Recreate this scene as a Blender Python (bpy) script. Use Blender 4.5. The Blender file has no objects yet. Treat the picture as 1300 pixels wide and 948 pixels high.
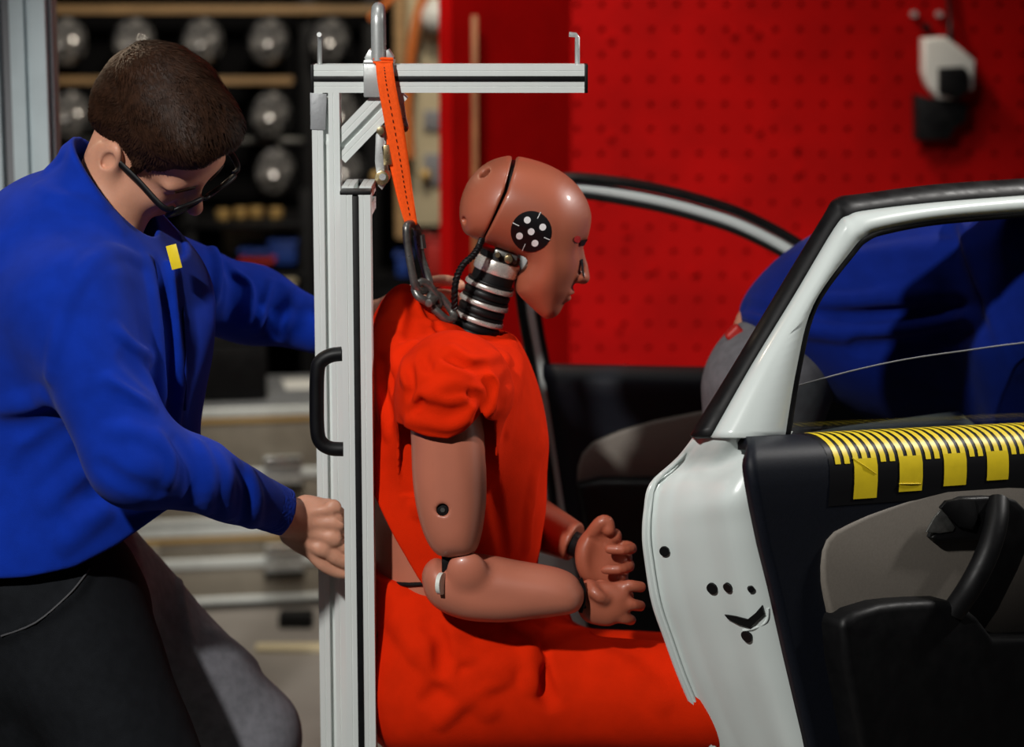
import bpy, bmesh, math, random
import numpy as np
from mathutils import Vector, Matrix, Euler

random.seed(7)
scn = bpy.context.scene
COL = scn.collection

# ---------------------------------------------------------------- camera
PITCH = math.radians(10.0)
CAM = np.array([0.0, -3.5, 1.75])
FPX = 3070.0                                   # focal length for a 1300 wide picture
cam_data = bpy.data.cameras.new('camera')
cam_data.sensor_width = 36.0
cam_data.lens = FPX / 1300.0 * 36.0
cam_data.clip_end = 60
cam = bpy.data.objects.new('camera', cam_data)
cam.location = CAM
cam.rotation_euler = (math.pi / 2 - PITCH, 0, 0)
COL.objects.link(cam)
scn.camera = cam
cam_data.dof.use_dof = True
cam_data.dof.focus_distance = 3.38
cam_data.dof.aperture_fstop = 2.8

# ---------------------------------------------------------------- world, lamps, exposure
world = bpy.data.worlds.new('world')
scn.world = world
world.use_nodes = True
world.node_tree.nodes['Background'].inputs[0].default_value = (0.55, 0.62, 0.75, 1)
world.node_tree.nodes['Background'].inputs[1].default_value = 0.012
scn.view_settings.view_transform = 'Standard'
scn.view_settings.look = 'None'
scn.view_settings.exposure = 0.0
scn.view_settings.gamma = 1.0
scn.view_settings.use_curve_mapping = False


def lamp(name, kind, loc, target, energy, color=(1, 1, 1), size=0.3, size_y=None, spot=60, blend=0.5):
    d = bpy.data.lights.new(name, kind)
    d.energy = energy
    d.color = color
    if kind == 'AREA':
        d.size = size
        if size_y:
            d.shape = 'RECTANGLE'
            d.size_y = size_y
    if kind == 'SPOT':
        d.spot_size = math.radians(spot)
        d.spot_blend = blend
        d.shadow_soft_size = size
    o = bpy.data.objects.new(name, d)
    o.location = loc
    o.rotation_euler = (Vector(target) - Vector(loc)).to_track_quat('-Z', 'Y').to_euler()
    COL.objects.link(o)
    return o


lamp('flood_lamp', 'SPOT', (-1.55, -3.3, 3.5), (-0.08, 0.0, 0.97), 640, (1.0, 0.98, 0.94), 0.09, spot=36, blend=0.5)
lamp('side_lamp', 'SPOT', (2.4, 0.5, 2.7), (0.05, 0.0, 1.0), 230, (1.0, 0.97, 0.93), 0.12, spot=28, blend=0.6)
lamp('hall_lamp', 'AREA', (-0.3, -0.2, 4.2), (-0.1, -0.1, 1.0), 16, (1.0, 0.98, 0.95), 0.6)
lamp('wall_lamp', 'SPOT', (-0.5, 0.7, 2.9), (0.15, 2.6, 0.95), 130, (1.0, 0.96, 0.9), 0.2, spot=56, blend=1.0)
lamp('back_lamp', 'SPOT', (-1.9, 1.9, 3.0), (-0.45, -0.1, 1.35), 90, (1.0, 0.78, 0.55), 0.12, spot=22, blend=0.7)
lamp('rack_lamp', 'AREA', (-0.3, 1.9, 3.3), (-0.9, 4.2, 1.2), 60, (1.0, 0.9, 0.75), 0.5)
# ---------------------------------------------------------------- helpers
CP, SP = math.cos(PITCH), math.sin(PITCH)
FWD = np.array([0, CP, -SP])
UPV = np.array([0, SP, CP])


def ray(px, py):
    return np.array([1.0, 0, 0]) * ((px - 650.0) / FPX) + UPV * (-(py - 474.0) / FPX) + FWD


def P(px, py, Y):
    """point of the photograph at distance plane y = Y"""
    d = ray(px, py)
    return CAM + d * ((Y - CAM[1]) / d[1])


def pp(pts, Y=None):
    return [P(q[0], q[1], q[2] if len(q) > 2 else Y) for q in pts]


def mm(Y):
    """metres for one pixel at plane Y"""
    return (Y - CAM[1]) / CP / FPX


WORLD = {}


def link(o, parent=None):
    COL.objects.link(o)
    if parent is not None:
        o.parent = parent
        o.matrix_parent_inverse = WORLD[parent.name].inverted()
    WORLD[o.name] = Matrix.Identity(4)
    return o


def tag(o, label=None, cat=None, group=None, kind=None):
    if label: o['label'] = label
    if cat: o['category'] = cat
    if group: o['group'] = group
    if kind: o['kind'] = kind
    return o


def thing(name, loc, label, cat, group=None):
    o = bpy.data.objects.new(name, None)
    o.empty_display_size = 0.05
    COL.objects.link(o)
    o.location = loc
    WORLD[o.name] = Matrix.Translation(Vector(loc))
    return tag(o, label, cat, group)


def mesh_obj(name, verts, faces, mat, parent=None, smooth=False, mats=None):
    me = bpy.data.meshes.new(name)
    me.from_pydata([tuple(map(float, v)) for v in verts], [], faces)
    if mats:
        for m in mats: me.materials.append(m)
    elif mat is not None:
        me.materials.append(mat)
    if smooth:
        me.polygons.foreach_set('use_smooth', [True] * len(me.polygons))
    me.update()
    return link(bpy.data.objects.new(name, me), parent)


def bm_obj(name, bm, mat, parent=None, smooth=False, angle=None):
    bmesh.ops.recalc_face_normals(bm, faces=bm.faces)
    me = bpy.data.meshes.new(name)
    bm.to_mesh(me)
    bm.free()
    if mat is not None: me.materials.append(mat)
    if smooth or angle:
        me.polygons.foreach_set('use_smooth', [True] * len(me.polygons))
    if angle:
        try:
            me.set_sharp_from_angle(angle=math.radians(angle))
        except Exception:
            pass
    return link(bpy.data.objects.new(name, me), parent)


def frame(x, z=None):
    """rotation matrix 3x3 with columns: x axis, y, z axis as close as possible"""
    x = np.array(x, float); x /= np.linalg.norm(x)
    z = np.array([0, 0, 1.0] if z is None else z, float)
    if abs(np.dot(x, z) / np.linalg.norm(z)) > 0.99: z = np.array([0, 1.0, 0.05])
    y = np.cross(z, x); y /= np.linalg.norm(y)
    z = np.cross(x, y)
    return np.stack([x, y, z], 1)


def add_box(bm, c, size, R=None, bevel=0.0, seg=2):
    m = bmesh.ops.create_cube(bm, size=1.0)
    vs = m['verts']
    for v in vs: v.co = Vector((v.co.x * size[0], v.co.y * size[1], v.co.z * size[2]))
    if bevel:
        es = list({e for v in vs for e in v.link_edges})
        r = bmesh.ops.bevel(bm, geom=es, offset=bevel, segments=seg, profile=0.5, affect='EDGES')
        vs = list({v for f in r['faces'] for v in f.verts} | {v for v in vs if v.is_valid})
    M = Matrix.Identity(3) if R is None else Matrix([list(r) for r in np.asarray(R)])
    for v in vs: v.co = M @ v.co + Vector(c)
    return vs


def box(name, c, size, mat, parent=None, R=None, bevel=0.003, seg=2):
    bm = bmesh.new()
    add_box(bm, c, size, R, bevel, seg)
    return bm_obj(name, bm, mat, parent, angle=35)


def smooth_pts(pts, n=6, closed=False):
    """catmull-rom through the points"""
    P_ = [np.array(p, float) for p in pts]
    m = len(P_)
    out = []
    rng = range(m if closed else m - 1)
    for i in rng:
        if closed:
            a, b, c, d = P_[(i - 1) % m], P_[i], P_[(i + 1) % m], P_[(i + 2) % m]
        else:
            a, b, c, d = P_[max(i - 1, 0)], P_[i], P_[i + 1], P_[min(i + 2, m - 1)]
        for j in range(n):
            t = j / n
            out.append(0.5 * ((2 * b) + (-a + c) * t + (2 * a - 5 * b + 4 * c - d) * t * t + (-a + 3 * b - 3 * c + d) * t ** 3))
    if not closed: out.append(P_[-1])
    return out


def add_tube(bm, pts, r, seg=10, closed=False, flat=None, up=None, caps=True):
    """sweep a circle (or ellipse: flat=(ra, rb)) along points; r number or list"""
    pts = [np.array(p, float) for p in pts]
    n = len(pts)
    rs = r if hasattr(r, '__len__') else [r] * n
    rings = []
    prev = np.array([0, 0, 1.0]) if up is None else np.array(up, float)
    for i in range(n):
        if closed:
            t = pts[(i + 1) % n] - pts[i - 1]
        else:
            t = pts[min(i + 1, n - 1)] - pts[max(i - 1, 0)]
        t = t / (np.linalg.norm(t) + 1e-12)
        if i == 0 and up is None and abs(t[2]) > 0.95: prev = np.array([1.0, 0, 0])
        v = np.array(up, float) if up is not None else prev
        v = v - t * np.dot(v, t)
        v /= np.linalg.norm(v) + 1e-12
        prev = v
        w = np.cross(t, v)
        ring = []
        for k in range(seg):
            a = 2 * math.pi * k / seg
            ra, rb = (flat if flat else (rs[i], rs[i]))
            ring.append(bm.verts.new(pts[i] + v * ra * math.cos(a) + w * rb * math.sin(a)))
        rings.append(ring)
    m = n if closed else n - 1
    for i in range(m):
        A, B = rings[i], rings[(i + 1) % n]
        for k in range(seg):
            bm.faces.new((A[k], A[(k + 1) % seg], B[(k + 1) % seg], B[k]))
    if not closed and caps:
        bm.faces.new(rings[0][::-1]); bm.faces.new(rings[-1])


def tube(name, pts, r, mat, parent=None, seg=10, closed=False, flat=None, up=None):
    bm = bmesh.new()
    add_tube(bm, pts, r, seg, closed, flat, up)
    return bm_obj(name, bm, mat, parent, angle=50)


def add_prism(bm, poly, ext):
    ext = np.array(ext, float)
    a = [bm.verts.new(np.array(p, float)) for p in poly]
    b = [bm.verts.new(np.array(p, float) + ext) for p in poly]
    n = len(a)
    bm.faces.new(a); bm.faces.new(b[::-1])
    for i in range(n):
        bm.faces.new((a[i], b[i], b[(i + 1) % n], a[(i + 1) % n]))
    return a, b


def prism(name, poly, ext, mat, parent=None, bevel=0.0, seg=2, angle=35):
    bm = bmesh.new()
    a, b = add_prism(bm, poly, ext)
    bmesh.ops.recalc_face_normals(bm, faces=bm.faces)
    if bevel:
        es = [e for e in bm.edges if (e.verts[0] in a and e.verts[1] in a) or (e.verts[0] in b and e.verts[1] in b)]
        bmesh.ops.bevel(bm, geom=es, offset=bevel, segments=seg, profile=0.5, affect='EDGES')
    return bm_obj(name, bm, mat, parent, angle=angle)


def add_cyl(bm, c, axis, r, h, seg=24, r2=None):
    R = frame(axis, None)
    x, y, z = R[:, 0], R[:, 1], R[:, 2]
    c = np.array(c, float)
    r2 = r if r2 is None else r2
    A = [bm.verts.new(c - x * h / 2 + (y * math.cos(2 * math.pi * k / seg) + z * math.sin(2 * math.pi * k / seg)) * r) for k in range(seg)]
    B = [bm.verts.new(c + x * h / 2 + (y * math.cos(2 * math.pi * k / seg) + z * math.sin(2 * math.pi * k / seg)) * r2) for k in range(seg)]
    for k in range(seg): bm.faces.new((A[k], A[(k + 1) % seg], B[(k + 1) % seg], B[k]))
    bm.faces.new(A[::-1]); bm.faces.new(B)


def cyl(name, c, axis, r, h, mat, parent=None, seg=24, bevel=0.0, r2=None):
    bm = bmesh.new()
    add_cyl(bm, c, axis, r, h, seg, r2)
    if bevel:
        es = [e for e in bm.edges if len(e.link_faces) == 2 and any(len(f.verts) > 4 for f in e.link_faces)]
        bmesh.ops.bevel(bm, geom=es, offset=bevel, segments=2, profile=0.5, affect='EDGES')
    return bm_obj(name, bm, mat, parent, angle=35)


def grid_obj(name, rows, mat, parent=None, smooth=True, thick=0.0, closed=False):
    """rows: list of equally long lists of points"""
    n, m = len(rows), len(rows[0])
    verts = [p for r in rows for p in r]
    faces = []
    for i in range(n - 1):
        for j in range(m if closed else m - 1):
            k = (j + 1) % m
            faces.append((i * m + j, i * m + k, (i + 1) * m + k, (i + 1) * m + j))
    o = mesh_obj(name, verts, faces, mat, parent, smooth)
    if thick:
        s = o.modifiers.new('thickness', 'SOLIDIFY'); s.thickness = thick; s.offset = -1
    return o


# ---------------------------------------------------------------- materials
def mat(name, color, rough=0.5, metal=0.0, spec=0.5, noise=0.0, nscale=40, bump=0.0, bscale=200, coat=0.0,
        sheen=0.0, stretch=None, rvar=0.0, color2=None, sss=0.0):
    m = bpy.data.materials.new(name)
    m.use_nodes = True
    nt = m.node_tree
    b = nt.nodes['Principled BSDF']
    b.inputs['Base Color'].default_value = (*color, 1)
    b.inputs['Roughness'].default_value = rough
    b.inputs['Metallic'].default_value = metal
    b.inputs['Specular IOR Level'].default_value = spec
    b.inputs['Coat Weight'].default_value = coat
    b.inputs['Coat Roughness'].default_value = 0.12
    b.inputs['Sheen Weight'].default_value = sheen
    b.inputs['Sheen Roughness'].default_value = 0.5
    if sss:
        b.inputs['Subsurface Weight'].default_value = sss
        b.inputs['Subsurface Radius'].default_value = (0.012, 0.004, 0.002)
    tc = nt.nodes.new('ShaderNodeTexCoord')
    mp = nt.nodes.new('ShaderNodeMapping')
    nt.links.new(tc.outputs['Object'], mp.inputs[0])
    if stretch: mp.inputs['Scale'].default_value = stretch
    if noise or rvar or color2:
        nz = nt.nodes.new('ShaderNodeTexNoise')
        nz.inputs['Scale'].default_value = nscale
        nz.inputs['Detail'].default_value = 5
        nt.links.new(mp.outputs[0], nz.inputs['Vector'])
        if noise or color2:
            mx = nt.nodes.new('ShaderNodeMix'); mx.data_type = 'RGBA'
            c2 = color2 if color2 else tuple(max(0, c * (1 - noise)) for c in color)
            c1 = color if color2 else tuple(c * (1 + noise) for c in color)
            mx.inputs[6].default_value = (*c1, 1); mx.inputs[7].default_value = (*c2, 1)
            cr = nt.nodes.new('ShaderNodeMapRange')
            cr.inputs[1].default_value = 0.35; cr.inputs[2].default_value = 0.65
            nt.links.new(nz.outputs['Fac'], cr.inputs[0])
            nt.links.new(cr.outputs[0], mx.inputs[0])
            nt.links.new(mx.outputs[2], b.inputs['Base Color'])
        if rvar:
            mr = nt.nodes.new('ShaderNodeMapRange')
            mr.inputs[1].default_value = 0.3; mr.inputs[2].default_value = 0.7
            mr.inputs[3].default_value = max(0.02, rough - rvar); mr.inputs[4].default_value = min(1, rough + rvar)
            nt.links.new(nz.outputs['Fac'], mr.inputs[0])
            nt.links.new(mr.outputs[0], b.inputs['Roughness'])
    if bump:
        n2 = nt.nodes.new('ShaderNodeTexNoise')
        n2.inputs['Scale'].default_value = bscale
        n2.inputs['Detail'].default_value = 4
        nt.links.new(mp.outputs[0], n2.inputs['Vector'])
        bp = nt.nodes.new('ShaderNodeBump')
        bp.inputs['Strength'].default_value = bump
        bp.inputs['Distance'].default_value = 0.002
        nt.links.new(n2.outputs['Fac'], bp.inputs['Height'])
        nt.links.new(bp.outputs[0], b.inputs['Normal'])
    return m


M = dict(
    alu=mat('anodised_aluminium', (0.74, 0.78, 0.76), 0.42, 0.2, noise=0.06, nscale=30, stretch=(1, 1, 0.15), rvar=0.1, bump=0.05, bscale=300),
    alu_grey=mat('grey_aluminium', (0.52, 0.60, 0.62), 0.45, 0.3, noise=0.06, nscale=12),
    black=mat('black_plastic', (0.0035, 0.0035, 0.004), 0.5, rvar=0.08, spec=0.25),
    navy=mat('dark_blue_plastic', (0.0045, 0.006, 0.011), 0.55, noise=0.2, nscale=400, bump=0.12, bscale=900, spec=0.25),
    rubber=mat('black_rubber', (0.0035, 0.0035, 0.004), 0.5, rvar=0.1, spec=0.28),
    steel=mat('zinc_steel', (0.60, 0.62, 0.61), 0.34, 0.55, noise=0.15, nscale=60, rvar=0.12),
    darksteel=mat('dark_steel', (0.17, 0.17, 0.16), 0.35, 0.7, noise=0.3, nscale=80, rvar=0.12),
    ringmetal=mat('neck_ring_metal', (0.66, 0.63, 0.58), 0.3, 0.55, noise=0.12, nscale=120, rvar=0.1),
    zinc=mat('yellow_zinc', (0.45, 0.36, 0.2), 0.3, 0.9, noise=0.3, nscale=90, rvar=0.12),
    tapegrey=mat('grey_cloth_tape', (0.32, 0.33, 0.34), 0.5, 0.2, bump=0.3, bscale=150),
    vinyl=mat('dummy_skin_vinyl', (0.36, 0.098, 0.052), 0.45, noise=0.07, nscale=9, rvar=0.08, bump=0.04, bscale=500, coat=0.15),
    vinyl_arm=mat('dummy_arm_vinyl', (0.47, 0.155, 0.095), 0.42, noise=0.07, nscale=9, rvar=0.08, bump=0.04, bscale=500, coat=0.15),
    trousers3=mat('mid_grey_work_cloth', (0.12, 0.12, 0.13), 0.85, noise=0.12, nscale=60, bump=0.3, bscale=800, spec=0.2),
    shirt=mat('orange_red_cotton', (0.64, 0.019, 0.001), 0.9, noise=0.06, nscale=25, bump=0.25, bscale=700, spec=0.06),
    strap=mat('orange_webbing', (0.95, 0.10, 0.010), 0.75, noise=0.06, nscale=200, bump=0.3, bscale=900, spec=0.12),
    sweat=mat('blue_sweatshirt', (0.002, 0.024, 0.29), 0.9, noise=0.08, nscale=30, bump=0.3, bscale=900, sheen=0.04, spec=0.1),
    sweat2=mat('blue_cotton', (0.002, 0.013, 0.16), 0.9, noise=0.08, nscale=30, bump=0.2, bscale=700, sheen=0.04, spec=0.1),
    trousers=mat('shaded_grey_work_cloth', (0.008, 0.009, 0.011), 0.9, noise=0.12, nscale=60, bump=0.3, bscale=800, spec=0.1),  # man's grey trouser cloth with the shade put into its colour
    trousers_lit=mat('lit_grey_work_cloth', (0.17, 0.17, 0.19), 0.85, noise=0.12, nscale=60, bump=0.3, bscale=800, spec=0.2),  # the same cloth with the light put into its colour
    skin=mat('skin', (0.56, 0.27, 0.175), 0.48, noise=0.06, nscale=35, bump=0.12, bscale=350, sss=0.12, spec=0.4),
    hair=mat('brown_hair', (0.024, 0.010, 0.005), 0.55, noise=0.3, nscale=90, spec=0.13),
    white=mat('white_car_paint', (0.66, 0.72, 0.70), 0.3, noise=0.02, nscale=10, coat=0.5),
    offwhite=mat('white_plastic', (0.7, 0.7, 0.66), 0.4),
    beige=mat('beige_trim', (0.165, 0.145, 0.122), 0.65, noise=0.06, nscale=300, bump=0.15, bscale=1200),
    yellow=mat('yellow_tape', (0.80, 0.60, 0.015), 0.45, noise=0.05, nscale=50),
    redwall=mat('red_wall_paint', (0.36, 0.0015, 0.0015), 0.65, noise=0.12, nscale=6, bump=0.08, bscale=60, spec=0.08),
    redback=mat('dark_red_backing', (0.36, 0.0015, 0.0015), 0.8, spec=0.08),
    wood=mat('pale_wood', (0.42, 0.26, 0.12), 0.6, noise=0.2, nscale=8, stretch=(1, 1, 8)),
    brownwood=mat('brown_wood', (0.25, 0.09, 0.03), 0.6, noise=0.2, nscale=12),
    cream=mat('cream_board', (0.55, 0.47, 0.30), 0.7, noise=0.08, nscale=5),
    floor=mat('grey_floor', (0.22, 0.20, 0.18), 0.6, noise=0.12, nscale=3, rvar=0.1),
    darkwall=mat('dark_wall', (0.004, 0.004, 0.0045), 0.9, spec=0.1),
    casebody=mat('grey_case_panel', (0.28, 0.25, 0.20), 0.5, 0.2, noise=0.08, nscale=20),
    casetop=mat('grey_case_top', (0.20, 0.21, 0.22), 0.45, 0.3, noise=0.12, nscale=25),
    gold=mat('gold_edging', (0.62, 0.40, 0.14), 0.4, 0.5),
    bluebin=mat('blue_plastic', (0.01, 0.04, 0.22), 0.5),
    redbin=mat('red_plastic', (0.40, 0.015, 0.01), 0.5),
    chrome=mat('chrome', (0.75, 0.76, 0.78), 0.12, 1.0),
    whitemark=mat('white_mark', (0.8, 0.8, 0.8), 0.5),
    blackmark=mat('black_sticker', (0.004, 0.004, 0.005), 0.5, spec=0.25),
    eye=mat('eye_white', (0.7, 0.68, 0.65), 0.2),
    iris=mat('dark_iris', (0.03, 0.015, 0.008), 0.2),
    redpaint=mat('red_chalk', (0.50, 0.01, 0.01), 0.7),
    orangehose=mat('orange_hose', (0.62, 0.16, 0.03), 0.5),
    grey=mat('mid_grey_plastic', (0.2, 0.2, 0.21), 0.5),
    piping=mat('grey_piping', (0.06, 0.06, 0.065), 0.7),
    shoe=mat('dark_leather', (0.03, 0.025, 0.022), 0.5),
    insulator=mat('white_nylon', (0.7, 0.72, 0.66), 0.4),
)


def glass_mat(name, tint, refl_rough=0.02, ior=1.5):
    m = bpy.data.materials.new(name)
    m.use_nodes = True
    nt = m.node_tree
    nt.nodes.remove(nt.nodes['Principled BSDF'])
    out = nt.nodes['Material Output']
    tr = nt.nodes.new('ShaderNodeBsdfTransparent'); tr.inputs[0].default_value = (*tint, 1)
    gl = nt.nodes.new('ShaderNodeBsdfGlossy'); gl.inputs['Roughness'].default_value = refl_rough
    lw = nt.nodes.new('ShaderNodeLayerWeight'); lw.inputs[0].default_value = 0.5
    pw = nt.nodes.new('ShaderNodeMath'); pw.operation = 'POWER'; pw.inputs[1].default_value = 5.0
    fr = nt.nodes.new('ShaderNodeMath'); fr.operation = 'MULTIPLY_ADD'; fr.inputs[1].default_value = 0.95; fr.inputs[2].default_value = 0.045
    nt.links.new(lw.outputs['Facing'], pw.inputs[0]); nt.links.new(pw.outputs[0], fr.inputs[0])
    mx = nt.nodes.new('ShaderNodeMixShader')
    nt.links.new(fr.outputs[0], mx.inputs[0]); nt.links.new(tr.outputs[0], mx.inputs[1]); nt.links.new(gl.outputs[0], mx.inputs[2])
    nt.links.new(mx.outputs[0], out.inputs[0])
    return m


M['carglass'] = glass_mat('tinted_car_glass', (0.74, 0.77, 0.77))
M['lens'] = glass_mat('spectacle_glass', (0.93, 0.94, 0.95))


def lamp_glass():
    m = mat('faceted_lamp_reflector', (0.62, 0.60, 0.58), 0.22, 0.55, color2=(0.10, 0.10, 0.11), nscale=45)
    nt = m.node_tree
    b = nt.nodes['Principled BSDF']
    tc = nt.nodes.new('ShaderNodeTexCoord')
    vo = nt.nodes.new('ShaderNodeTexVoronoi'); vo.inputs['Scale'].default_value = 30
    nt.links.new(tc.outputs['Object'], vo.inputs['Vector'])
    bp = nt.nodes.new('ShaderNodeBump'); bp.inputs['Strength'].default_value = 1.0; bp.inputs['Distance'].default_value = 0.02
    nt.links.new(vo.outputs['Distance'], bp.inputs['Height']); nt.links.new(bp.outputs[0], b.inputs['Normal'])
    return m


M['lampglass'] = lamp_glass()
# ---------------------------------------------------------------- organic shapes: distance fields turned into meshes
def A3(p): return np.asarray(p, np.float64)


class Prim:
    def __init__(self, fn, lo=None, hi=None):
        self.fn, self.lo, self.hi = fn, lo, hi


def rc(a, b, ra, rb=None):
    rb = ra if rb is None else rb
    a, b = A3(a), A3(b)
    ba = b - a
    L = max(float(ba @ ba), 1e-12)

    def fn(p):
        pa = p - a
        t = np.clip(pa @ ba / L, 0, 1)
        return np.linalg.norm(pa - t[:, None] * ba, axis=1) - (ra + (rb - ra) * t)
    R = max(ra, rb)
    return Prim(fn, np.minimum(a, b) - R, np.maximum(a, b) + R)


def chain(pts, rs):
    if not hasattr(rs, '__len__'): rs = [rs] * len(pts)
    ps = [rc(pts[i], pts[i + 1], rs[i], rs[i + 1]) for i in range(len(pts) - 1)]

    def fn(p):
        v = ps[0].fn(p)
        for q in ps[1:]: v = np.minimum(v, q.fn(p))
        return v
    return Prim(fn, np.min([q.lo for q in ps], 0), np.max([q.hi for q in ps], 0))


def ell(c, r, R=None):
    c, r = A3(c), A3(r)

    def fn(p):
        q = p - c
        if R is not None: q = q @ R
        k0 = np.linalg.norm(q / r, axis=1)
        k1 = np.linalg.norm(q / (r * r), axis=1) + 1e-9
        return k0 * (k0 - 1) / k1
    m = float(r.max())
    return Prim(fn, c - m, c + m)


def rbox(c, half, rad, R=None):
    c, half = A3(c), A3(half)

    def fn(p):
        q = p - c
        if R is not None: q = q @ R
        d = np.abs(q) - (half - rad)
        return np.linalg.norm(np.maximum(d, 0), axis=1) + np.minimum(d.max(1), 0) - rad
    m = float(np.linalg.norm(half))
    return Prim(fn, c - m, c + m)


def poly2(pts):
    pts = np.asarray(pts, float)
    n = len(pts)

    def fn(q):
        d = np.full(len(q), 1e9)
        s = np.ones(len(q))
        for i in range(n):
            a, b = pts[i], pts[i - 1]
            e = b - a
            w = q - a
            t = np.clip((w @ e) / max(e @ e, 1e-12), 0, 1)
            bb = w - t[:, None] * e
            d = np.minimum(d, (bb * bb).sum(1))
            c1 = q[:, 1] >= a[1]; c2 = q[:, 1] < b[1]; c3 = e[0] * w[:, 1] > e[1] * w[:, 0]
            flip = (c1 & c2 & c3) | (~c1 & ~c2 & ~c3)
            s = np.where(flip, -s, s)
        return s * np.sqrt(d)
    return fn


def grid2(pts, blur=3):
    """signed distance to an outline on a small grid, softened deep inside so that no ridge shows"""
    f = poly2(pts)
    mg, st = 0.14, 0.003
    lo = pts.min(0) - mg
    n = np.ceil((pts.max(0) + mg - lo) / st).astype(int) + 1
    g = np.stack(np.meshgrid(lo[0] + np.arange(n[0]) * st, lo[1] + np.arange(n[1]) * st, indexing='ij'), -1)
    d = f(g.reshape(-1, 2)).reshape(n)
    b = d.copy()
    k = blur
    for _ in range(3):
        for ax in (0, 1):
            c = np.cumsum(np.pad(b, [(k + 1, k) if a == ax else (0, 0) for a in (0, 1)], mode='edge'), ax)
            b = (np.take(c, range(2 * k + 1, c.shape[ax]), ax) - np.take(c, range(0, c.shape[ax] - 2 * k - 1), ax)) / (2 * k + 1)
    w = np.clip(-d / 0.03, 0, 1)
    d = d * (1 - w) + b * w

    def fn(q):
        u = (q - lo) / st
        uc = np.clip(u, 0, n - 1.001)
        i = uc.astype(int); t = uc - i
        a, c = i[:, 0], i[:, 1]
        v = (d[a, c] * (1 - t[:, 0]) + d[a + 1, c] * t[:, 0]) * (1 - t[:, 1]) + (d[a, c + 1] * (1 - t[:, 0]) + d[a + 1, c + 1] * t[:, 0]) * t[:, 1]
        return v + np.linalg.norm(u - uc, axis=1) * st * 0.7
    return fn


def inflate(px_poly, Y, W, R, smooth=4, Wf=None, blur=3):
    """closed outline in picture units at plane Y, swelling to half width W with an edge radius R"""
    pts = [P(x, y, Y) for x, y in px_poly]
    pts = np.array([(q[0], q[2]) for q in pts])
    if smooth: pts = np.array(smooth_pts(pts, smooth, True))
    d2 = grid2(pts, blur)
    lo = np.array([pts[:, 0].min(), Y - W, pts[:, 1].min()]); hi = np.array([pts[:, 0].max(), Y + W, pts[:, 1].max()])
    m = min(R, W)

    def fn(p):
        d = d2(p[:, [0, 2]])
        q = np.maximum(0, R + d) / R
        w = W if Wf is None else W * Wf(p)
        return (np.sqrt(q * q + ((p[:, 1] - Y) / w) ** 2) - 1) * m
    return Prim(fn, lo, hi)


def cut2(px_poly, Y):
    """endless prism along y over a picture outline (no bounds)"""
    pts = [P(x, y, Y) for x, y in px_poly]
    d2 = poly2([(q[0], q[2]) for q in pts])
    return Prim(lambda p: d2(p[:, [0, 2]]))


def plane(c, n):
    c, n = A3(c), A3(n) / np.linalg.norm(n)
    return Prim(lambda p: (p - c) @ n)


def smin(a, b, k):
    if k <= 0: return np.minimum(a, b)
    h = np.maximum(k - np.abs(a - b), 0) / k
    return np.minimum(a, b) - h * h * k * 0.25


class Shape:
    MARG = 0.09

    def __init__(self): self.ops = []

    def add(self, pr, k=0.0, g=None): self.ops.append(('+', pr, k, g)); return self
    def sub(self, pr, k=0.0, g=None): self.ops.append(('-', pr, k, g)); return self
    def inter(self, pr, k=0.0): self.ops.append(('&', pr, k, None)); return self
    def disp(self, fn): self.ops.append(('d', fn, 0, None)); return self
    def copy(self):
        s = Shape(); s.ops = list(self.ops); return s

    def __call__(self, p):
        v = np.full(len(p), 0.5)
        for kind, pr, k, gm in self.ops:
            if kind == 'd':
                m = np.abs(v) < 0.06
                v[m] += pr(p[m]); continue
            if pr.lo is not None:
                g = self.MARG + k if gm is None else gm
                m = np.all((p > pr.lo - g) & (p < pr.hi + g), axis=1)
                if not m.any(): continue
                q = p[m]; w = v[m]
            else:
                m = None; q = p; w = v
            d = pr.fn(q)
            if kind == '+': w = smin(w, d, k)
            elif kind == '-': w = -smin(-w, d, k)
            else: w = -smin(-w, -d, k)
            if m is None: v = w
            else: v[m] = w
        return v

    def bounds(self):
        lo = np.min([o[1].lo for o in self.ops if o[0] == '+' and o[1].lo is not None], 0)
        hi = np.max([o[1].hi for o in self.ops if o[0] == '+' and o[1].hi is not None], 0)
        return lo, hi


def grad(f, p, e=1e-3):
    g = np.stack([f(p + np.eye(3)[i] * e) - f(p - np.eye(3)[i] * e) for i in range(3)], 1)
    return g


def trace(f, px, py, t0=2.4, t1=5.5):
    d = ray(px, py); d = d / np.linalg.norm(d)
    t = t0
    for _ in range(300):
        v = float(f((CAM + d * t)[None])[0])
        if v < 5e-4: return CAM + d * t
        t += max(min(v, 0.06) * 0.7, 5e-4)
        if t > t1: return None
    return CAM + d * t


def fold(S, base, line, r, h, k=0.012, taper=True, n=5):
    """a raised crease along a picture line lying on the shape base; h < 0 makes a groove"""
    pts = smooth_pts([(x, y) for x, y in line], n)
    C, Rr = [], []
    m = len(pts)
    last = None
    for i, q in enumerate(pts):
        s = trace(base, q[0], q[1])
        if s is None or (last is not None and np.linalg.norm(s - last) > 0.045):
            if len(C) >= 2: break
            C, Rr = [], []
            if s is None: continue
        last = s
        g = grad(base, s[None])[0]; g /= np.linalg.norm(g) + 1e-9
        e = math.sin(math.pi * (i + 0.5) / m) ** 0.6 if taper else 1.0
        hh = h * e
        C.append(s + g * ((hh - r) if h > 0 else (r + hh)))
        Rr.append(r)
    if len(C) < 2: return S
    if h > 0: S.add(chain(C, Rr), k, k + 0.012)
    else: S.sub(chain(C, Rr), k, k + 0.012)
    return S


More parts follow.
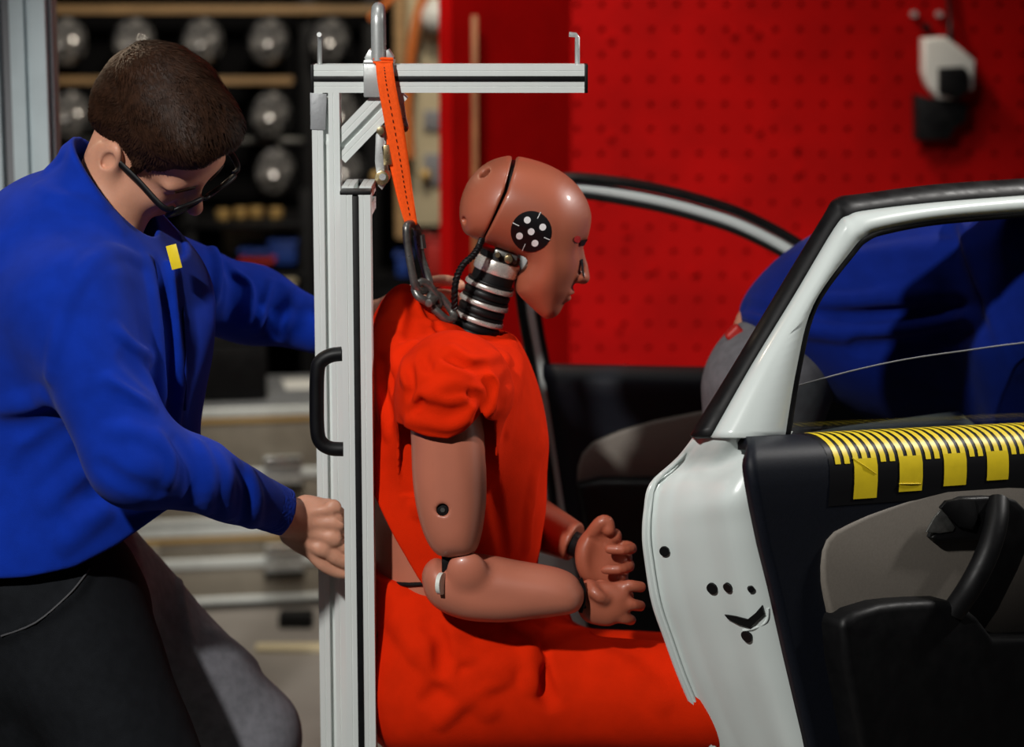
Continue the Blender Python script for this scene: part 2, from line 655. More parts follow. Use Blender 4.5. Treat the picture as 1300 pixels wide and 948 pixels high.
def waves(seed, freq, amp, n=6, stretch=(1, 1, 1)):
    rg = np.random.RandomState(seed)
    D = rg.normal(size=(n, 3)); D /= np.linalg.norm(D, axis=1)[:, None]
    D = D * np.array(stretch) * freq * rg.uniform(0.6, 1.5, (n, 1)); ph = rg.uniform(0, 6.28, n)
    return lambda p: amp * np.sin(p @ D.T + ph).sum(1) / math.sqrt(n)


def mesh_field(name, f, h, mat_, parent=None, lo=None, hi=None, smooth_it=0, mats=None, matfn=None):
    V, Q = net(f, h, lo, hi)
    me = bpy.data.meshes.new(name)
    me.vertices.add(len(V)); me.vertices.foreach_set('co', V.astype(np.float32).ravel())
    me.loops.add(len(Q) * 4); me.loops.foreach_set('vertex_index', Q.astype(np.int32).ravel())
    me.polygons.add(len(Q)); me.polygons.foreach_set('loop_start', np.arange(0, len(Q) * 4, 4, dtype=np.int32))
    me.polygons.foreach_set('use_smooth', np.ones(len(Q), bool))
    for m_ in (mats or [mat_]): me.materials.append(m_)
    if matfn is not None:
        me.polygons.foreach_set('material_index', matfn(V[Q].mean(1)).astype(np.int32))
    me.update(); me.validate()
    return link(bpy.data.objects.new(name, me), parent)


def net(f, h, lo=None, hi=None):
    """surface nets on a block-sparse grid"""
    if lo is None: lo, hi = f.bounds()
    lo = A3(lo) - 4 * h; hi = A3(hi) + 4 * h
    B = 6
    nb = np.ceil((hi - lo) / (h * B)).astype(int) + 1
    n = nb * B
    ii = np.stack(np.meshgrid(*[np.arange(k) for k in nb], indexing='ij'), -1).reshape(-1, 3)
    cv = f(lo + (ii * B + (B - 1) / 2) * h)
    act = np.abs(cv) < B * h * 1.35
    V = np.repeat(np.repeat(np.repeat(np.where(cv < 0, -1.0, 1.0).astype(np.float32).reshape(nb), B, 0), B, 1), B, 2)
    off = np.stack(np.meshgrid(*[np.arange(B)] * 3, indexing='ij'), -1).reshape(-1, 3)
    idx = (ii[act][:, None, :] * B + off[None]).reshape(-1, 3)
    for s in range(0, len(idx), 400000):
        c = idx[s:s + 400000]
        V[c[:, 0], c[:, 1], c[:, 2]] = f(lo + c * h)
    S = V < 0
    c8 = [S[i:n[0] - 1 + i, j:n[1] - 1 + j, k:n[2] - 1 + k] for i in (0, 1) for j in (0, 1) for k in (0, 1)]
    cnt = np.zeros(c8[0].shape, np.int8)
    for c in c8: cnt += c
    cell = (cnt > 0) & (cnt < 8)
    ci = np.argwhere(cell)
    idg = np.full(cell.shape, -1, np.int32); idg[cell] = np.arange(len(ci))
    corners = np.array([(i, j, k) for i in (0, 1) for j in (0, 1) for k in (0, 1)])
    vals = np.stack([V[ci[:, 0] + c[0], ci[:, 1] + c[1], ci[:, 2] + c[2]] for c in corners], 1)
    acc = np.zeros((len(ci), 3)); num = np.zeros(len(ci))
    for a in range(8):
        for b in range(a + 1, 8):
            if np.abs(corners[a] - corners[b]).sum() != 1: continue
            va, vb = vals[:, a], vals[:, b]
            x = (va < 0) != (vb < 0)
            t = np.where(x, va / np.where(x, va - vb, 1), 0)
            acc += np.where(x[:, None], corners[a] + (corners[b] - corners[a]) * t[:, None], 0)
            num += x
    vert = lo + (ci + acc / num[:, None]) * h
    for _ in range(1):                       # settle the vertices on the field
        v = f(vert)
        e = h * 0.5
        g = np.stack([f(vert + np.eye(3)[i] * e) - v for i in range(3)], 1) / e
        gg = (g * g).sum(1) + 1e-6
        step = g * (v / gg)[:, None]
        L = np.linalg.norm(step, axis=1)
        step *= np.minimum(1, 0.6 * h / (L + 1e-12))[:, None]
        vert = vert - step
    Q = []
    for ax in range(3):
        o1, o2 = [(1, 2), (2, 0), (0, 1)][ax]
        sl0 = [slice(None)] * 3; sl1 = [slice(None)] * 3
        sl0[ax] = slice(0, n[ax] - 1); sl1[ax] = slice(1, n[ax])
        a, b = S[tuple(sl0)], S[tuple(sl1)]
        e = np.argwhere(a != b)
        e = e[(e[:, o1] > 0) & (e[:, o2] > 0) & (e[:, o1] < n[o1] - 1) & (e[:, o2] < n[o2] - 1)]
        ins = a[e[:, 0], e[:, 1], e[:, 2]]
        u1 = np.eye(3, dtype=int)[o1]; u2 = np.eye(3, dtype=int)[o2]
        q = [idg[tuple((e - d).T)] for d in (u1 * 0, u1, u1 + u2, u2)]
        q = np.stack(q, 1)
        q = np.where(ins[:, None], q, q[:, ::-1])
        Q.append(q)
    Q = np.concatenate(Q)
    return vert, Q[(Q >= 0).all(1)]


def rot_cols(*cols): return np.stack([A3(c) / np.linalg.norm(c) for c in cols], 1)


def mesh_joined(name, fields, mat_, parent=None):
    """several overlapping fields as one mesh"""
    Vs, Qs, n = [], [], 0
    for f, h in fields:
        V, Q = net(f, h)
        Vs.append(V); Qs.append(Q + n); n += len(V)
    V, Q = np.concatenate(Vs), np.concatenate(Qs)
    me = bpy.data.meshes.new(name)
    me.vertices.add(len(V)); me.vertices.foreach_set('co', V.astype(np.float32).ravel())
    me.loops.add(len(Q) * 4); me.loops.foreach_set('vertex_index', Q.astype(np.int32).ravel())
    me.polygons.add(len(Q)); me.polygons.foreach_set('loop_start', np.arange(0, len(Q) * 4, 4, dtype=np.int32))
    me.polygons.foreach_set('use_smooth', np.ones(len(Q), bool))
    me.materials.append(mat_)
    me.update(); me.validate()
    return link(bpy.data.objects.new(name, me), parent)
# ---------------------------------------------------------------- room
def struct(o): return tag(o, kind='structure')


WY = 2.6
struct(box('floor', (0, 2.0, -0.02), (9.0, 12.0, 0.04), M['floor'], bevel=0))
WX0, WX1 = P(716, 300, WY)[0], 3.2
# perforated red wall sheet
pitch = 0.062
z_lo, z_hi = 0.40, 2.50
nx, nz = int((WX1 - WX0) / pitch), int((z_hi - z_lo) / pitch)
bm = bmesh.new()
hs, dpt = 0.0058, 0.012
vs = {}
def vv(x, y, z):
    k = (round(x, 5), round(y, 5), round(z, 5))
    if k not in vs: vs[k] = bm.verts.new(k)
    return vs[k]
for i in range(nx):
    for j in range(nz):
        xs = [WX0 + i * pitch, WX0 + (i + .5) * pitch - hs, WX0 + (i + .5) * pitch + hs, WX0 + (i + 1) * pitch]
        zz = [z_lo + j * pitch, z_lo + (j + .5) * pitch - hs, z_lo + (j + .5) * pitch + hs, z_lo + (j + 1) * pitch]
        for a in range(3):
            for b in range(3):
                if a == 1 and b == 1: continue
                bm.faces.new((vv(xs[a], WY, zz[b]), vv(xs[a + 1], WY, zz[b]), vv(xs[a + 1], WY, zz[b + 1]), vv(xs[a], WY, zz[b + 1])))
        c = [(xs[1], zz[1]), (xs[2], zz[1]), (xs[2], zz[2]), (xs[1], zz[2])]
        for k in range(4):
            p, q = c[k], c[(k + 1) % 4]
            bm.faces.new((vv(p[0], WY, p[1]), vv(q[0], WY, q[1]), vv(q[0], WY + dpt, q[1]), vv(p[0], WY + dpt, p[1])))
wr = struct(bm_obj('wall_right', bm, M['redwall']))
wx_end, wz_end = WX0 + nx * pitch, z_lo + nz * pitch
box('backing_board', ((WX0 + wx_end) / 2, WY + 0.028, (z_lo + wz_end) / 2), (wx_end - WX0, 0.02, wz_end - z_lo), M['redback'], wr, bevel=0)
box('wall_panel', ((WX0 + wx_end) / 2, WY + 0.02, (wz_end + 3.4) / 2), (wx_end - WX0, 0.04, 3.4 - wz_end), M['redwall'], wr, bevel=0)
box('wall_panel', ((WX0 + wx_end) / 2, WY + 0.02, z_lo / 2), (wx_end - WX0, 0.04, z_lo), M['redwall'], wr, bevel=0)
rg = np.random.RandomState(2)
for x, y in ((775, 47), (960, 40), (930, 42), (775, 172), (962, 165), (1010, 185), (1015, 215), (795, 295), (785, 415), (830, 340), (880, 345)):
    c = P(x, y, WY)
    cyl('wall_bolt', (c[0], WY - 0.002, c[2]), (0, 1, 0), 0.010, 0.008, M['redback'], wr, 12)
# plain red return beside it
q0, q1 = np.array([WX0, WY - 0.01]), P(566, 300, WY - 0.35)[:2]
dv = (q1 - q0); L = np.linalg.norm(dv)
wl = struct(box('wall_middle', ((q0[0] + q1[0]) / 2, (q0[1] + q1[1]) / 2 + 0.02, 1.7), (L, 0.04, 3.4), M['redwall'], None, frame((dv[0], dv[1], 0)), 0))
cs_ = P(603, 180, WY - 0.31)
box('corner_strip', (cs_[0], cs_[1] - 0.01, 1.28), (0.016, 0.012, 0.62), M['brownwood'], wl, bevel=0.001)
# dark far wall and the cream service wall
struct(box('wall_back', (0, 6.4, 1.8), (10, 0.1, 3.6), M['darkwall'], bevel=0))
CY = 3.7
xa, xb = P(505, 100, CY)[0], P(600, 100, CY)[0]
sw_ = struct(box('wall_left', ((xa + xb) / 2 + 0.15, CY + 0.03, 1.62), (xb - xa + 0.3, 0.05, 1.38), M['cream'], bevel=0.002))
box('wall_panel', ((xa + xb) / 2 + 0.15, CY + 0.03, 0.465), (xb - xa + 0.3, 0.05, 0.93), M['darkwall'], sw_, bevel=0.002)
for x0, y0, x1, y1 in ((538, 140, 560, 165), (538, 195, 562, 235), (520, 60, 532, 110)):
    a, b = P(x0, y1, CY), P(x1, y0, CY)
    box('wall_opening', ((a[0] + b[0]) / 2, CY + 0.0, (a[2] + b[2]) / 2), (b[0] - a[0], 0.02, b[2] - a[2]), M['grey'], sw_, bevel=0.003)
# ---------------------------------------------------------------- aluminium hoist
def profile_bm(bm, a, b, w, up, fine=True):
    """T-slot extrusion from a to b, w wide; up gives one face normal"""
    a, b = A3(a), A3(b)
    R = frame(b - a, up)
    y, z = R[:, 1], R[:, 2]
    s, d, e = 0.10 * w, 0.24 * w, w / 2
    side = []
    def pt(u, v): side.append((u, v))
    # one side (bottom to the right), then rotate
    base = [(-e, -e), (-0.30 * w, -e), (-0.29 * w, -e + 0.018 * w), (-0.27 * w, -e + 0.018 * w), (-0.26 * w, -e), (-s, -e), (-s, -e + d), (s, -e + d), (s, -e),
            (0.26 * w, -e), (0.27 * w, -e + 0.018 * w), (0.29 * w, -e + 0.018 * w), (0.30 * w, -e)]
    if not fine: base = [q for i, q in enumerate(base) if i in (0, 5, 6, 7, 8)]
    for k in range(4):
        c, sn = math.cos(k * math.pi / 2), math.sin(k * math.pi / 2)
        for u, v in base: pt(u * c - v * sn, u * sn + v * c)
    poly = [a + y * u + z * v for u, v in side]
    add_prism(bm, poly, b - a)
    return R


def profile(name, a, b, w, up, mt, parent):
    bm = bmesh.new(); profile_bm(bm, a, b, w, up)
    return bm_obj(name, bm, mt, parent)


hoist = thing('aluminium_hoist', (P(413, 120, 0)[0], 0, 0), 'silver aluminium profile gantry standing between the man and the dummy', 'hoist')
bz = P(570, 100, 0)[2]
xl, xr = P(398, 100, 0)[0], P(742, 100, 0)[0]
beam = profile('beam', (xl, 0.02, bz), (xr, 0.02, bz), 0.040, (0, -1, 0), M['alu'], hoist)
box('slot_cover', ((xl + xr) / 2, 0.0012, bz), (xr - xl, 0.006, 0.0075), M['black'], beam, bevel=0.0005)
for x, s in ((xl - 0.0018, 'l'), (xr + 0.0025, 'r')):
    box('end_cap', (x, 0.02, bz), (0.005, 0.041, 0.041), M['black'], beam, bevel=0.001)
px_ = P(413, 120, 0)[0]
post = profile('post', (px_, 0.02, bz - 0.02), (px_, 0.02, 0.04), 0.040, (0, -1, 0), M['alu'], hoist)
box('post_tape', (px_ - 0.010, -0.0005, bz - 0.047), (0.022, 0.003, 0.052), M['tapegrey'], post, frame((1, 0, -0.05)), 0.0008)
box('post_tape', (px_ - 0.0205, 0.012, bz - 0.045), (0.003, 0.026, 0.050), M['tapegrey'], post, bevel=0.0008)
# diagonal brace
d0, d1 = P(427, 193, 0.026), P(505, 112, 0.026)
dbm = bmesh.new(); profile_bm(dbm, d0, d1, 0.040, (0, -1, 0)); brace = bm_obj('brace', dbm, M['alu'], hoist)
# front post with slot cover
FY = -0.125
fx, fz = P(451, 252, FY)[0], P(451, 247, FY)[2]
fp = profile('post', (fx, FY + 0.021, 0.0), (fx, FY + 0.021, fz), 0.042, (0, -1, 0), M['alu'], hoist)
box('slot_cover', (fx, FY + 0.0018, fz / 2), (0.0088, 0.007, fz - 0.004), M['black'], fp, bevel=0.0005)
box('end_cap', (fx, FY + 0.021, fz + 0.0022), (0.043, 0.043, 0.0055), M['black'], fp, bevel=0.001)
stub = profile('spacer', (fx - 0.001, FY + 0.043, fz - 0.014), (fx - 0.001, 0.03, fz - 0.014), 0.042, (0, 0, 1), M['alu'], hoist)
box('end_cap', (fx - 0.001, 0.032, fz - 0.014), (0.043, 0.005, 0.043), M['black'], stub, bevel=0.001)
# D handle on the front post
hp_ = [(434, 449), (420, 451), (408, 458), (403, 470), (402, 510), (403, 548), (408, 562), (420, 569), (436, 570)]
tube('grip_handle', smooth_pts([P(x, y, FY + 0.015) for x, y in hp_], 5), 0.010, M['black'], hoist, 12, flat=(0.011, 0.0105), up=(0, 1, 0))
# feet of the hoist
profile('foot_beam', (px_ - 0.30, 0.02, 0.021), (px_ + 0.62, 0.02, 0.021), 0.042, (0, -1, 0), M['alu'], hoist)
profile('foot_beam', (px_ + 0.04, -0.35, 0.063), (px_ + 0.04, 0.45, 0.063), 0.042, (0, 0, 1), M['alu'], hoist)
# hook bolts on the beam
for x, bend in ((406, 0.0), (733, -0.012)):
    top = P(x, 44, 0.02); bot = P(x, 86, 0.02)
    pts = [bot, top + [0, 0, -0.004], top + [bend * 0.2, -0.003 if not bend else 0, -0.0005], top + [bend, -0.012 if not bend else 0, 0.0005]]
    tube('hook_bolt', pts, 0.0036, M['steel'], hoist, 10)
# clamp plate and shackle
sx = P(481, 90, 0)[0]
cl = box('clamp_plate', (sx, -0.003, bz), (0.044, 0.005, 0.052), M['steel'], hoist, bevel=0.0015)
box('clamp_bracket', (sx, 0.018, bz + 0.024), (0.044, 0.05, 0.006), M['steel'], cl, bevel=0.002)
prism('clamp_collar', [(sx - 0.019, 0.0, bz + 0.026), (sx - 0.021, 0.0, bz + 0.030), (sx - 0.014, 0.0, bz + 0.042), (sx - 0.004, 0, bz + 0.038), (sx + 0.006, 0, bz + 0.038), (sx + 0.014, 0.0, bz + 0.042), (sx + 0.021, 0.0, bz + 0.031), (sx + 0.019, 0.0, bz + 0.026)], (0, 0.036, 0), M['steel'], cl, 0.002)
rp = []
for k in range(25):
    a = math.pi * k / 24
    rp.append((sx - 0.001, 0.018 - 0.021 * math.cos(a), bz + 0.078 + 0.021 * math.sin(a)))
rp = [(sx - 0.001, -0.003, bz + 0.026)] + [(sx - 0.001, -0.003, bz + 0.05)] + rp + [(sx - 0.001, 0.039, bz + 0.05), (sx - 0.001, 0.039, bz + 0.026)]
tube('lifting_eye', rp, 0.0098, M['steel'], hoist, 16)

# ---------------------------------------------------------------- orange ratchet strap
strap = thing('ratchet_strap', P(500, 180, -0.03), 'orange webbing strap with a metal ratchet hanging from the hoist eye', 'strap')


def ribbon(name, spec, mt, parent, thick=0.0022):
    """spec rows: (px left, py left, px right, py right, Y)"""
    L = smooth_pts([P(a, b, Y) for a, b, c, d, Y in spec], 6); Rr = smooth_pts([P(c, d, Y2) for a, b, c, d, Y2 in spec], 6)
    rows = [[l * (1 - t) + r * t for t in np.linspace(0, 1, 6)] for l, r in zip(L, Rr)]
    return grid_obj(name, rows, mt, parent, True, -thick), rows


web, rows = ribbon('webbing', [(476, 73, 498, 73, -0.006), (477, 84, 499, 85, -0.014), (480, 110, 503, 112, -0.017), (489, 160, 512, 158, -0.015), (499, 210, 519, 205, -0.01), (507, 250, 524, 244, -0.004), (516, 287, 530, 285, 0.0)], M['strap'], strap)
for i in range(6, len(rows) - 3, 1):
    a = rows[i][2] * 0.6 + rows[i][3] * 0.4; b = rows[i + 1][2] * 0.6 + rows[i + 1][3] * 0.4
    tube('stitch', [a * 0.85 + b * 0.15 + [0, -0.0012, 0], a * 0.4 + b * 0.6 + [0, -0.0012, 0]], 0.0007, M['black'], web, 5)
ribbon('webbing', [(490, 168, 506, 168, 0.006), (493, 200, 510, 200, 0.006), (504, 250, 520, 248, 0.006), (515, 287, 528, 286, 0.004)], M['strap'], strap)
for y, h in ((75, 0.0), (79, 0.0)):
    tube('sewn_fold', [P(474, y, -0.009), P(487, y - 0.5, -0.011), P(499, y, -0.009)], 0.0022, M['strap'], web, 8)
# ratchet
rat = prism('ratchet_plate', [P(x, y, 0.0) for x, y in ((477, 172), (483, 158), (488, 168), (487, 200), (489, 235), (485, 241), (480, 236), (476, 205))], (0, 0.003, 0), M['steel'], strap, 0.0006)
prism('ratchet_plate', [P(x, y, 0.03) for x, y in ((482, 172), (488, 158), (493, 168), (492, 200), (494, 228), (490, 234), (486, 230), (481, 205))], (0, 0.003, 0), M['steel'], strap, 0.0006)
cyl('ratchet_drum', P(486, 224, 0.018), (0, 1, 0), 0.0105, 0.05, M['zinc'], rat, 20, 0.001)
cyl('ratchet_axle', P(486, 224, 0.0), (0, 1, 0), 0.005, 0.016, M['steel'], rat, 12)
cyl('ratchet_axle', P(484, 165, 0.012), (0, 1, 0), 0.006, 0.04, M['zinc'], rat, 16, 0.001)
box('ratchet_pawl', P(491, 196, 0.012), (0.014, 0.024, 0.03), M['zinc'], rat, frame((1, 0, 0.1)), 0.002)
prism('ratchet_lever', [P(x, y, 0.012) for x, y in ((508, 132), (512, 129), (515, 150), (518, 160), (516, 166), (511, 164))], (0, 0.022, 0), M['steel'], strap, 0.0012)
cyl('lever_pin', P(515, 163, 0.02), (0, 1, 0), 0.004, 0.034, M['zinc'], strap, 12)

# ---------------------------------------------------------------- quick link and shackle that tie the strap to the neck
qk = thing('steel_quick_link', P(528, 330, 0.0), 'long steel quick link hooked in the lower end of the orange strap', 'quick link')
ql = [(516, 289), (522, 284), (528, 288), (531, 299), (535, 325), (543, 350), (545, 362), (538, 369), (529, 366), (524, 350), (518, 315)]
Yq = [-0.018, 0.0, 0.018, 0.02, 0.02, 0.02, 0.015, 0.0, -0.015, -0.018, -0.018]
tube('link_body', smooth_pts([P(x, y, Y) for (x, y), Y in zip(ql, Yq)], 6, True), 0.0058, M['darksteel'], qk, 14, closed=True)
bm = bmesh.new(); add_cyl(bm, P(533, 307, 0.02), P(534, 314, 0.02) - P(532, 300, 0.02), 0.0085, 0.020, 6)
bm_obj('link_nut', bm, M['darksteel'], qk)
sk = thing('dark_shackle', P(555, 380, 0.0), 'dark steel shackle chain fixed at the back of the dummy neck', 'shackle')
s1 = [(527, 366), (534, 358), (544, 362), (553, 374), (557, 386), (551, 390), (540, 382), (531, 376)]
tube('shackle_bow', smooth_pts([P(x, y, Y) for (x, y), Y in zip(s1, (-0.012, -0.006, 0.0, 0.006, 0.01, 0.0, -0.016, -0.018))], 6, True), 0.0062, M['darksteel'], sk, 14, closed=True)
s2 = [(546, 376), (556, 374), (566, 384), (574, 396), (576, 404), (568, 406), (558, 398), (548, 388)]
tube('chain_link', smooth_pts([P(x, y, Y) for (x, y), Y in zip(s2, (0, 0.012, 0.016, 0.016, 0.006, -0.006, -0.01, -0.008))], 6, True), 0.0058, M['darksteel'], sk, 14, closed=True)
cyl('shackle_pin', P(551, 380, 0.0), (0.3, 1, 0.1), 0.006, 0.05, M['darksteel'], sk, 16, 0.001)
# ---------------------------------------------------------------- crash test dummy
DY = 0.05                                       # mid plane of the dummy


def c3(x, y): return (560 + x / 3.79, 180 + y / 3.79)          # head close-up -> photograph
def c5(x, y): return (460 + x / 3.25, 580 + y / 3.25)          # lap close-up
def c6(x, y): return (680 + x / 4.74, 620 + y / 4.74)          # hands close-up


dummy = thing('crash_test_dummy', P(560, 870, DY), 'brown crash test dummy in orange-red shirt and shorts sitting under the strap', 'crash dummy')

HEAD = [c3(*q) for q in [(345, 68), (430, 83), (520, 113), (600, 158), (660, 214), (701, 280), (722, 350), (718, 410), (705, 462),
        (684, 500), (672, 540), (668, 580), (662, 620), (648, 660), (636, 690), (630, 715), (622, 735), (606, 760), (588, 785), (572, 818), (548, 841),
        (512, 851), (478, 835), (420, 782), (361, 718), (366, 655), (384, 605), (402, 566), (380, 548), (300, 518), (230, 490), (170, 466), (116, 440),
        (97, 400), (88, 350), (94, 280), (123, 202), (170, 140), (230, 95), (290, 74)]]


def head_w(p):
    z1, z0 = P(650, 400, DY)[2], P(650, 320, DY)[2]
    t = np.clip((p[:, 2] - z1) / (z0 - z1), 0, 1)
    t = t * t * (3 - 2 * t)
    xf = np.clip((p[:, 0] - P(700, 300, DY)[0]) / 0.05, 0, 1)
    return (0.66 + 0.34 * t) * (1 - 0.16 * xf * xf)


head_in = inflate(HEAD, DY, 0.079, 0.072, 2, head_w)
full = Shape().add(head_in)
nose_a, nose_b = P(*c3(668, 540), DY), P(*c3(683, 652), DY)
full.add(chain([nose_a + [0.0, 0, 0], (nose_a + nose_b) / 2 + [0.002, 0, 0], nose_b], [0.005, 0.0075, 0.010]), 0.012)
for s in (-1, 1): full.add(ell(nose_b + [-0.008, 0.011 * s, 0.001], (0.010, 0.007, 0.007)), 0.006)
for s in (-1, 1):                                # shallow eye sockets and brow
    full.sub(ell(P(*c3(694, 512), DY) + [0.004, 0.031 * s, 0], (0.014, 0.019, 0.014)), 0.014)
full.add(ell(P(*c3(618, 722), DY) + [-0.001, 0, 0], (0.008, 0.02, 0.0045)), 0.006)
full.add(ell(P(*c3(604, 748), DY) + [-0.001, 0, 0], (0.008, 0.018, 0.005)), 0.006)
full.sub(rc(P(*c3(618, 737), DY) + [0.003, -0.02, 0], P(*c3(618, 737), DY) + [0.003, 0.02, 0], 0.0018), 0.004)
# seam between face and skull cap
seam_t, seam_m, seam_b = P(*c3(357, 60), DY), P(*c3(312, 215), DY), P(*c3(192, 480), DY)
SX = np.array([seam_t[2], seam_m[2], seam_b[2]])


def seam_d(p, shift):
    zs = [0.9 * (seam_b[2] - seam_m[2]) + seam_b[2], seam_b[2], seam_m[2], seam_t[2], seam_t[2] + 0.05]
    xs = [seam_b[0] - 0.9 * (seam_m[0] - seam_b[0]), seam_b[0], seam_m[0], seam_t[0], seam_t[0] + 0.014]
    gap = np.interp(p[:, 2], [seam_b[2], seam_t[2]], [0.0008, 0.0030])
    return (p[:, 0] - np.interp(p[:, 2], zs, xs)) * 0.88 - shift * gap


face = full.copy()
face.inter(Prim(lambda p: -seam_d(p, 1)), 0.004)
face.sub(ell(P(*c3(300, 540), DY) + [0, 0, -0.012], (0.045, 0.04, 0.018)), 0.006)
cap = full.copy()
cap.inter(Prim(lambda p: seam_d(p, -1)), 0.004)
hp = trace(full, *c3(208, 147))
hg = grad(full, hp[None])[0]; hg /= np.linalg.norm(hg)
cap.sub(rc(hp + hg * 0.02, hp - hg * 0.02, 0.0085), 0.002)
h2 = trace(full, *c3(108, 380))
cap.sub(ell(h2, (0.005, 0.012, 0.006)), 0.002)
head = mesh_field('head', face, 0.0026, M['vinyl'], dummy)
mesh_field('skull_cap', cap, 0.0026, M['vinyl'], dummy)
core = Shape().add(inflate([(HEAD[i][0] * 0.94 + 0.06 * 664, HEAD[i][1] * 0.94 + 0.06 * 280) for i in range(len(HEAD))], DY, 0.066, 0.07, 2, head_w))
core.inter(Prim(lambda p: np.abs(seam_d(p, 0)) - 0.012), 0)
mesh_field('inner_skull', core, 0.004, M['black'], dummy)

# sticker on the temple, wrapped on the skin
sc = P(*c3(433, 430), DY)


def onskin(px, py, lift=0.0006, f=None):
    f = f or full
    s = trace(f, px, py)
    if s is None: return P(px, py, DY)
    g = grad(f, s[None])[0]
    return s + g / np.linalg.norm(g) * lift


def decal_disc(name, cx, cy, r, mt, parent, lift, f, rings=5, seg=28, sx=1.0):
    rows = []
    for i in range(rings + 1):
        rr = r * max(i / rings, 0.02)
        rows.append([onskin(cx + rr * sx * math.cos(2 * math.pi * k / seg), cy + rr * math.sin(2 * math.pi * k / seg), lift, f) for k in range(seg)])
    o = grid_obj(name, rows, mt, parent, True, 0, True)
    return o


stk = decal_disc('target_sticker', *c3(433, 430), 98 / 3.79, M['blackmark'], dummy, 0.0009, full)
tag(stk, 'black round target sticker with five white dots')
for x, y in ((415, 375), (489, 409), (378, 450), (453, 485), (434, 430)):
    decal_disc('white_dot', *c3(x, y), 16.5 / 3.79, M['whitemark'], stk, 0.0016, full, 2, 16)
for a, b in (((345, 388), (376, 403)), ((464, 368), (479, 338)), ((495, 458), (523, 470)), ((392, 521), (406, 490))):
    tube('tick_mark', [onskin(*c3(*a), 0.0012), onskin(*c3((a[0] + b[0]) / 2, (a[1] + b[1]) / 2), 0.0014), onskin(*c3(*b), 0.0012)], 0.0006, M['whitemark'], stk, 5)
em = mesh_obj('eye_mark', [onskin(*c3(*q), 0.001) for q in ((668, 473), (684, 469), (704, 466), (698, 484), (690, 499), (668, 500))], [(0, 1, 4, 5), (1, 2, 3, 4)], M['blackmark'], dummy)
mesh_obj('nose_mark', [onskin(*c3(*q), 0.001) for q in ((668, 566), (680, 563), (684, 610), (689, 660), (678, 640))], [(0, 1, 2), (0, 2, 3, 4)], M['blackmark'], dummy)
decal_disc('red_chalk_spot', *c3(655, 468), 17 / 3.79, M['redpaint'], dummy, 0.0007, full, 2, 12)
pl = P(*c3(432, 430), DY)
tube('forehead_plug', [onskin(*c3(322, 545), 0.0), onskin(*c3(322, 545), 0.001)], 0.001, M['darksteel'], dummy, 8)

# neck: stacked rubber and metal discs
nt_, nb_ = P(*c3(272, 585), DY), P(*c3(165, 895), DY)
ax = (nb_ - nt_); NL = np.linalg.norm(ax); ax /= NL
neck = tube('neck_rubber', [nt_ - ax * 0.016, nt_ + ax * NL * 0.5, nb_ + ax * 0.03], [0.030, 0.032, 0.034], M['rubber'], dummy, 28)
R0 = frame(ax)
def ring(name, t, r, h, mt, tilt=0.0):
    c = nt_ + ax * t
    bm = bmesh.new(); add_cyl(bm, c, ax, r, h, 32)
    es = [e for e in bm.edges if any(len(f.verts) > 4 for f in e.link_faces)]
    bmesh.ops.bevel(bm, geom=es, offset=min(h * 0.25, 0.0025), segments=2, profile=0.5, affect='EDGES')
    return bm_obj(name, bm, mt, neck, angle=35)
ring('neck_collar', 0.004, 0.0335, 0.021, M['ringmetal'])
for i, t in enumerate((0.036, 0.0615, 0.087, 0.112)):
    ring('neck_disc', t, 0.0375 + 0.0004 * i, 0.0075, M['ringmetal'])
    ring('neck_segment', t + 0.0115, 0.0350 + 0.0004 * i, 0.0095, M['rubber'])
    ring('neck_segment', t - 0.0060, 0.0355 + 0.0004 * i, 0.0042, M['rubber'])
# nodding joint under the skull
j = P(*c3(325, 548), DY) + [0, -0.012, 0]
cyl('nodding_pin', j + [0, -0.016, 0], (0, 1, 0), 0.0062, 0.03, M['zinc'], dummy, 16, 0.001)
box('nodding_block', P(*c3(310, 545), DY), (0.036, 0.046, 0.014), M['darksteel'], dummy, frame((1, 0, -0.35)), 0.003)
cyl('joint_bolt', j + [-0.016, -0.02, 0.006], (0, 1, 0), 0.0035, 0.02, M['zinc'], dummy, 12)
# instrument cable looping behind the neck
cab = [c3(196, 470), (608, 313), (600, 325), (588, 336), (580, 352), (577, 372), (577, 392)]
cpts = smooth_pts([P(x, y, Y) for (x, y), Y in zip(cab, (0.0, -0.01, -0.015, -0.02, -0.02, -0.02, -0.01))], 10)
cable = tube('sensor_cable', cpts, 0.0042, M['rubber'], dummy, 10)
for ph in (0, 2.1, 4.2):
    hel = []
    for i, q in enumerate(cpts):
        t = cpts[min(i + 1, len(cpts) - 1)] - cpts[max(i - 1, 0)]; t /= np.linalg.norm(t)
        F = frame(t); a = i * 0.75 + ph
        hel.append(q + (F[:, 1] * math.cos(a) + F[:, 2] * math.sin(a)) * 0.0036)
    tube('cable_braid', hel, 0.0020, M['rubber'], cable, 6)

# ---- torso skin, shirt, shorts
TOR = [(476, 500), (474, 600), (474, 700), (480, 772), (560, 800), (672, 790), (676, 700), (684, 560), (655, 480), (560, 430)]
torso = Shape().add(inflate(TOR, DY, 0.158, 0.10, 3))
mesh_field('torso', torso, 0.004, M['vinyl_arm'], dummy)
tube('waist_cord', [onskin(x, y, 0.001, torso) for x, y in ((478, 736), (486, 738), (500, 741), (520, 742), (545, 741))], 0.0035, M['rubber'], dummy, 8)

SH = [(462, 470), (466, 425), (478, 392), (495, 369), (512, 360), (528, 366), (548, 384), (575, 402), (600, 415), (630, 421), (652, 428), (666, 446),
      (681, 482), (692, 518), (697, 556), (695, 598), (692, 645), (686, 690), (676, 750), (672, 840), (600, 870), (480, 870), (430, 700), (445, 540)]


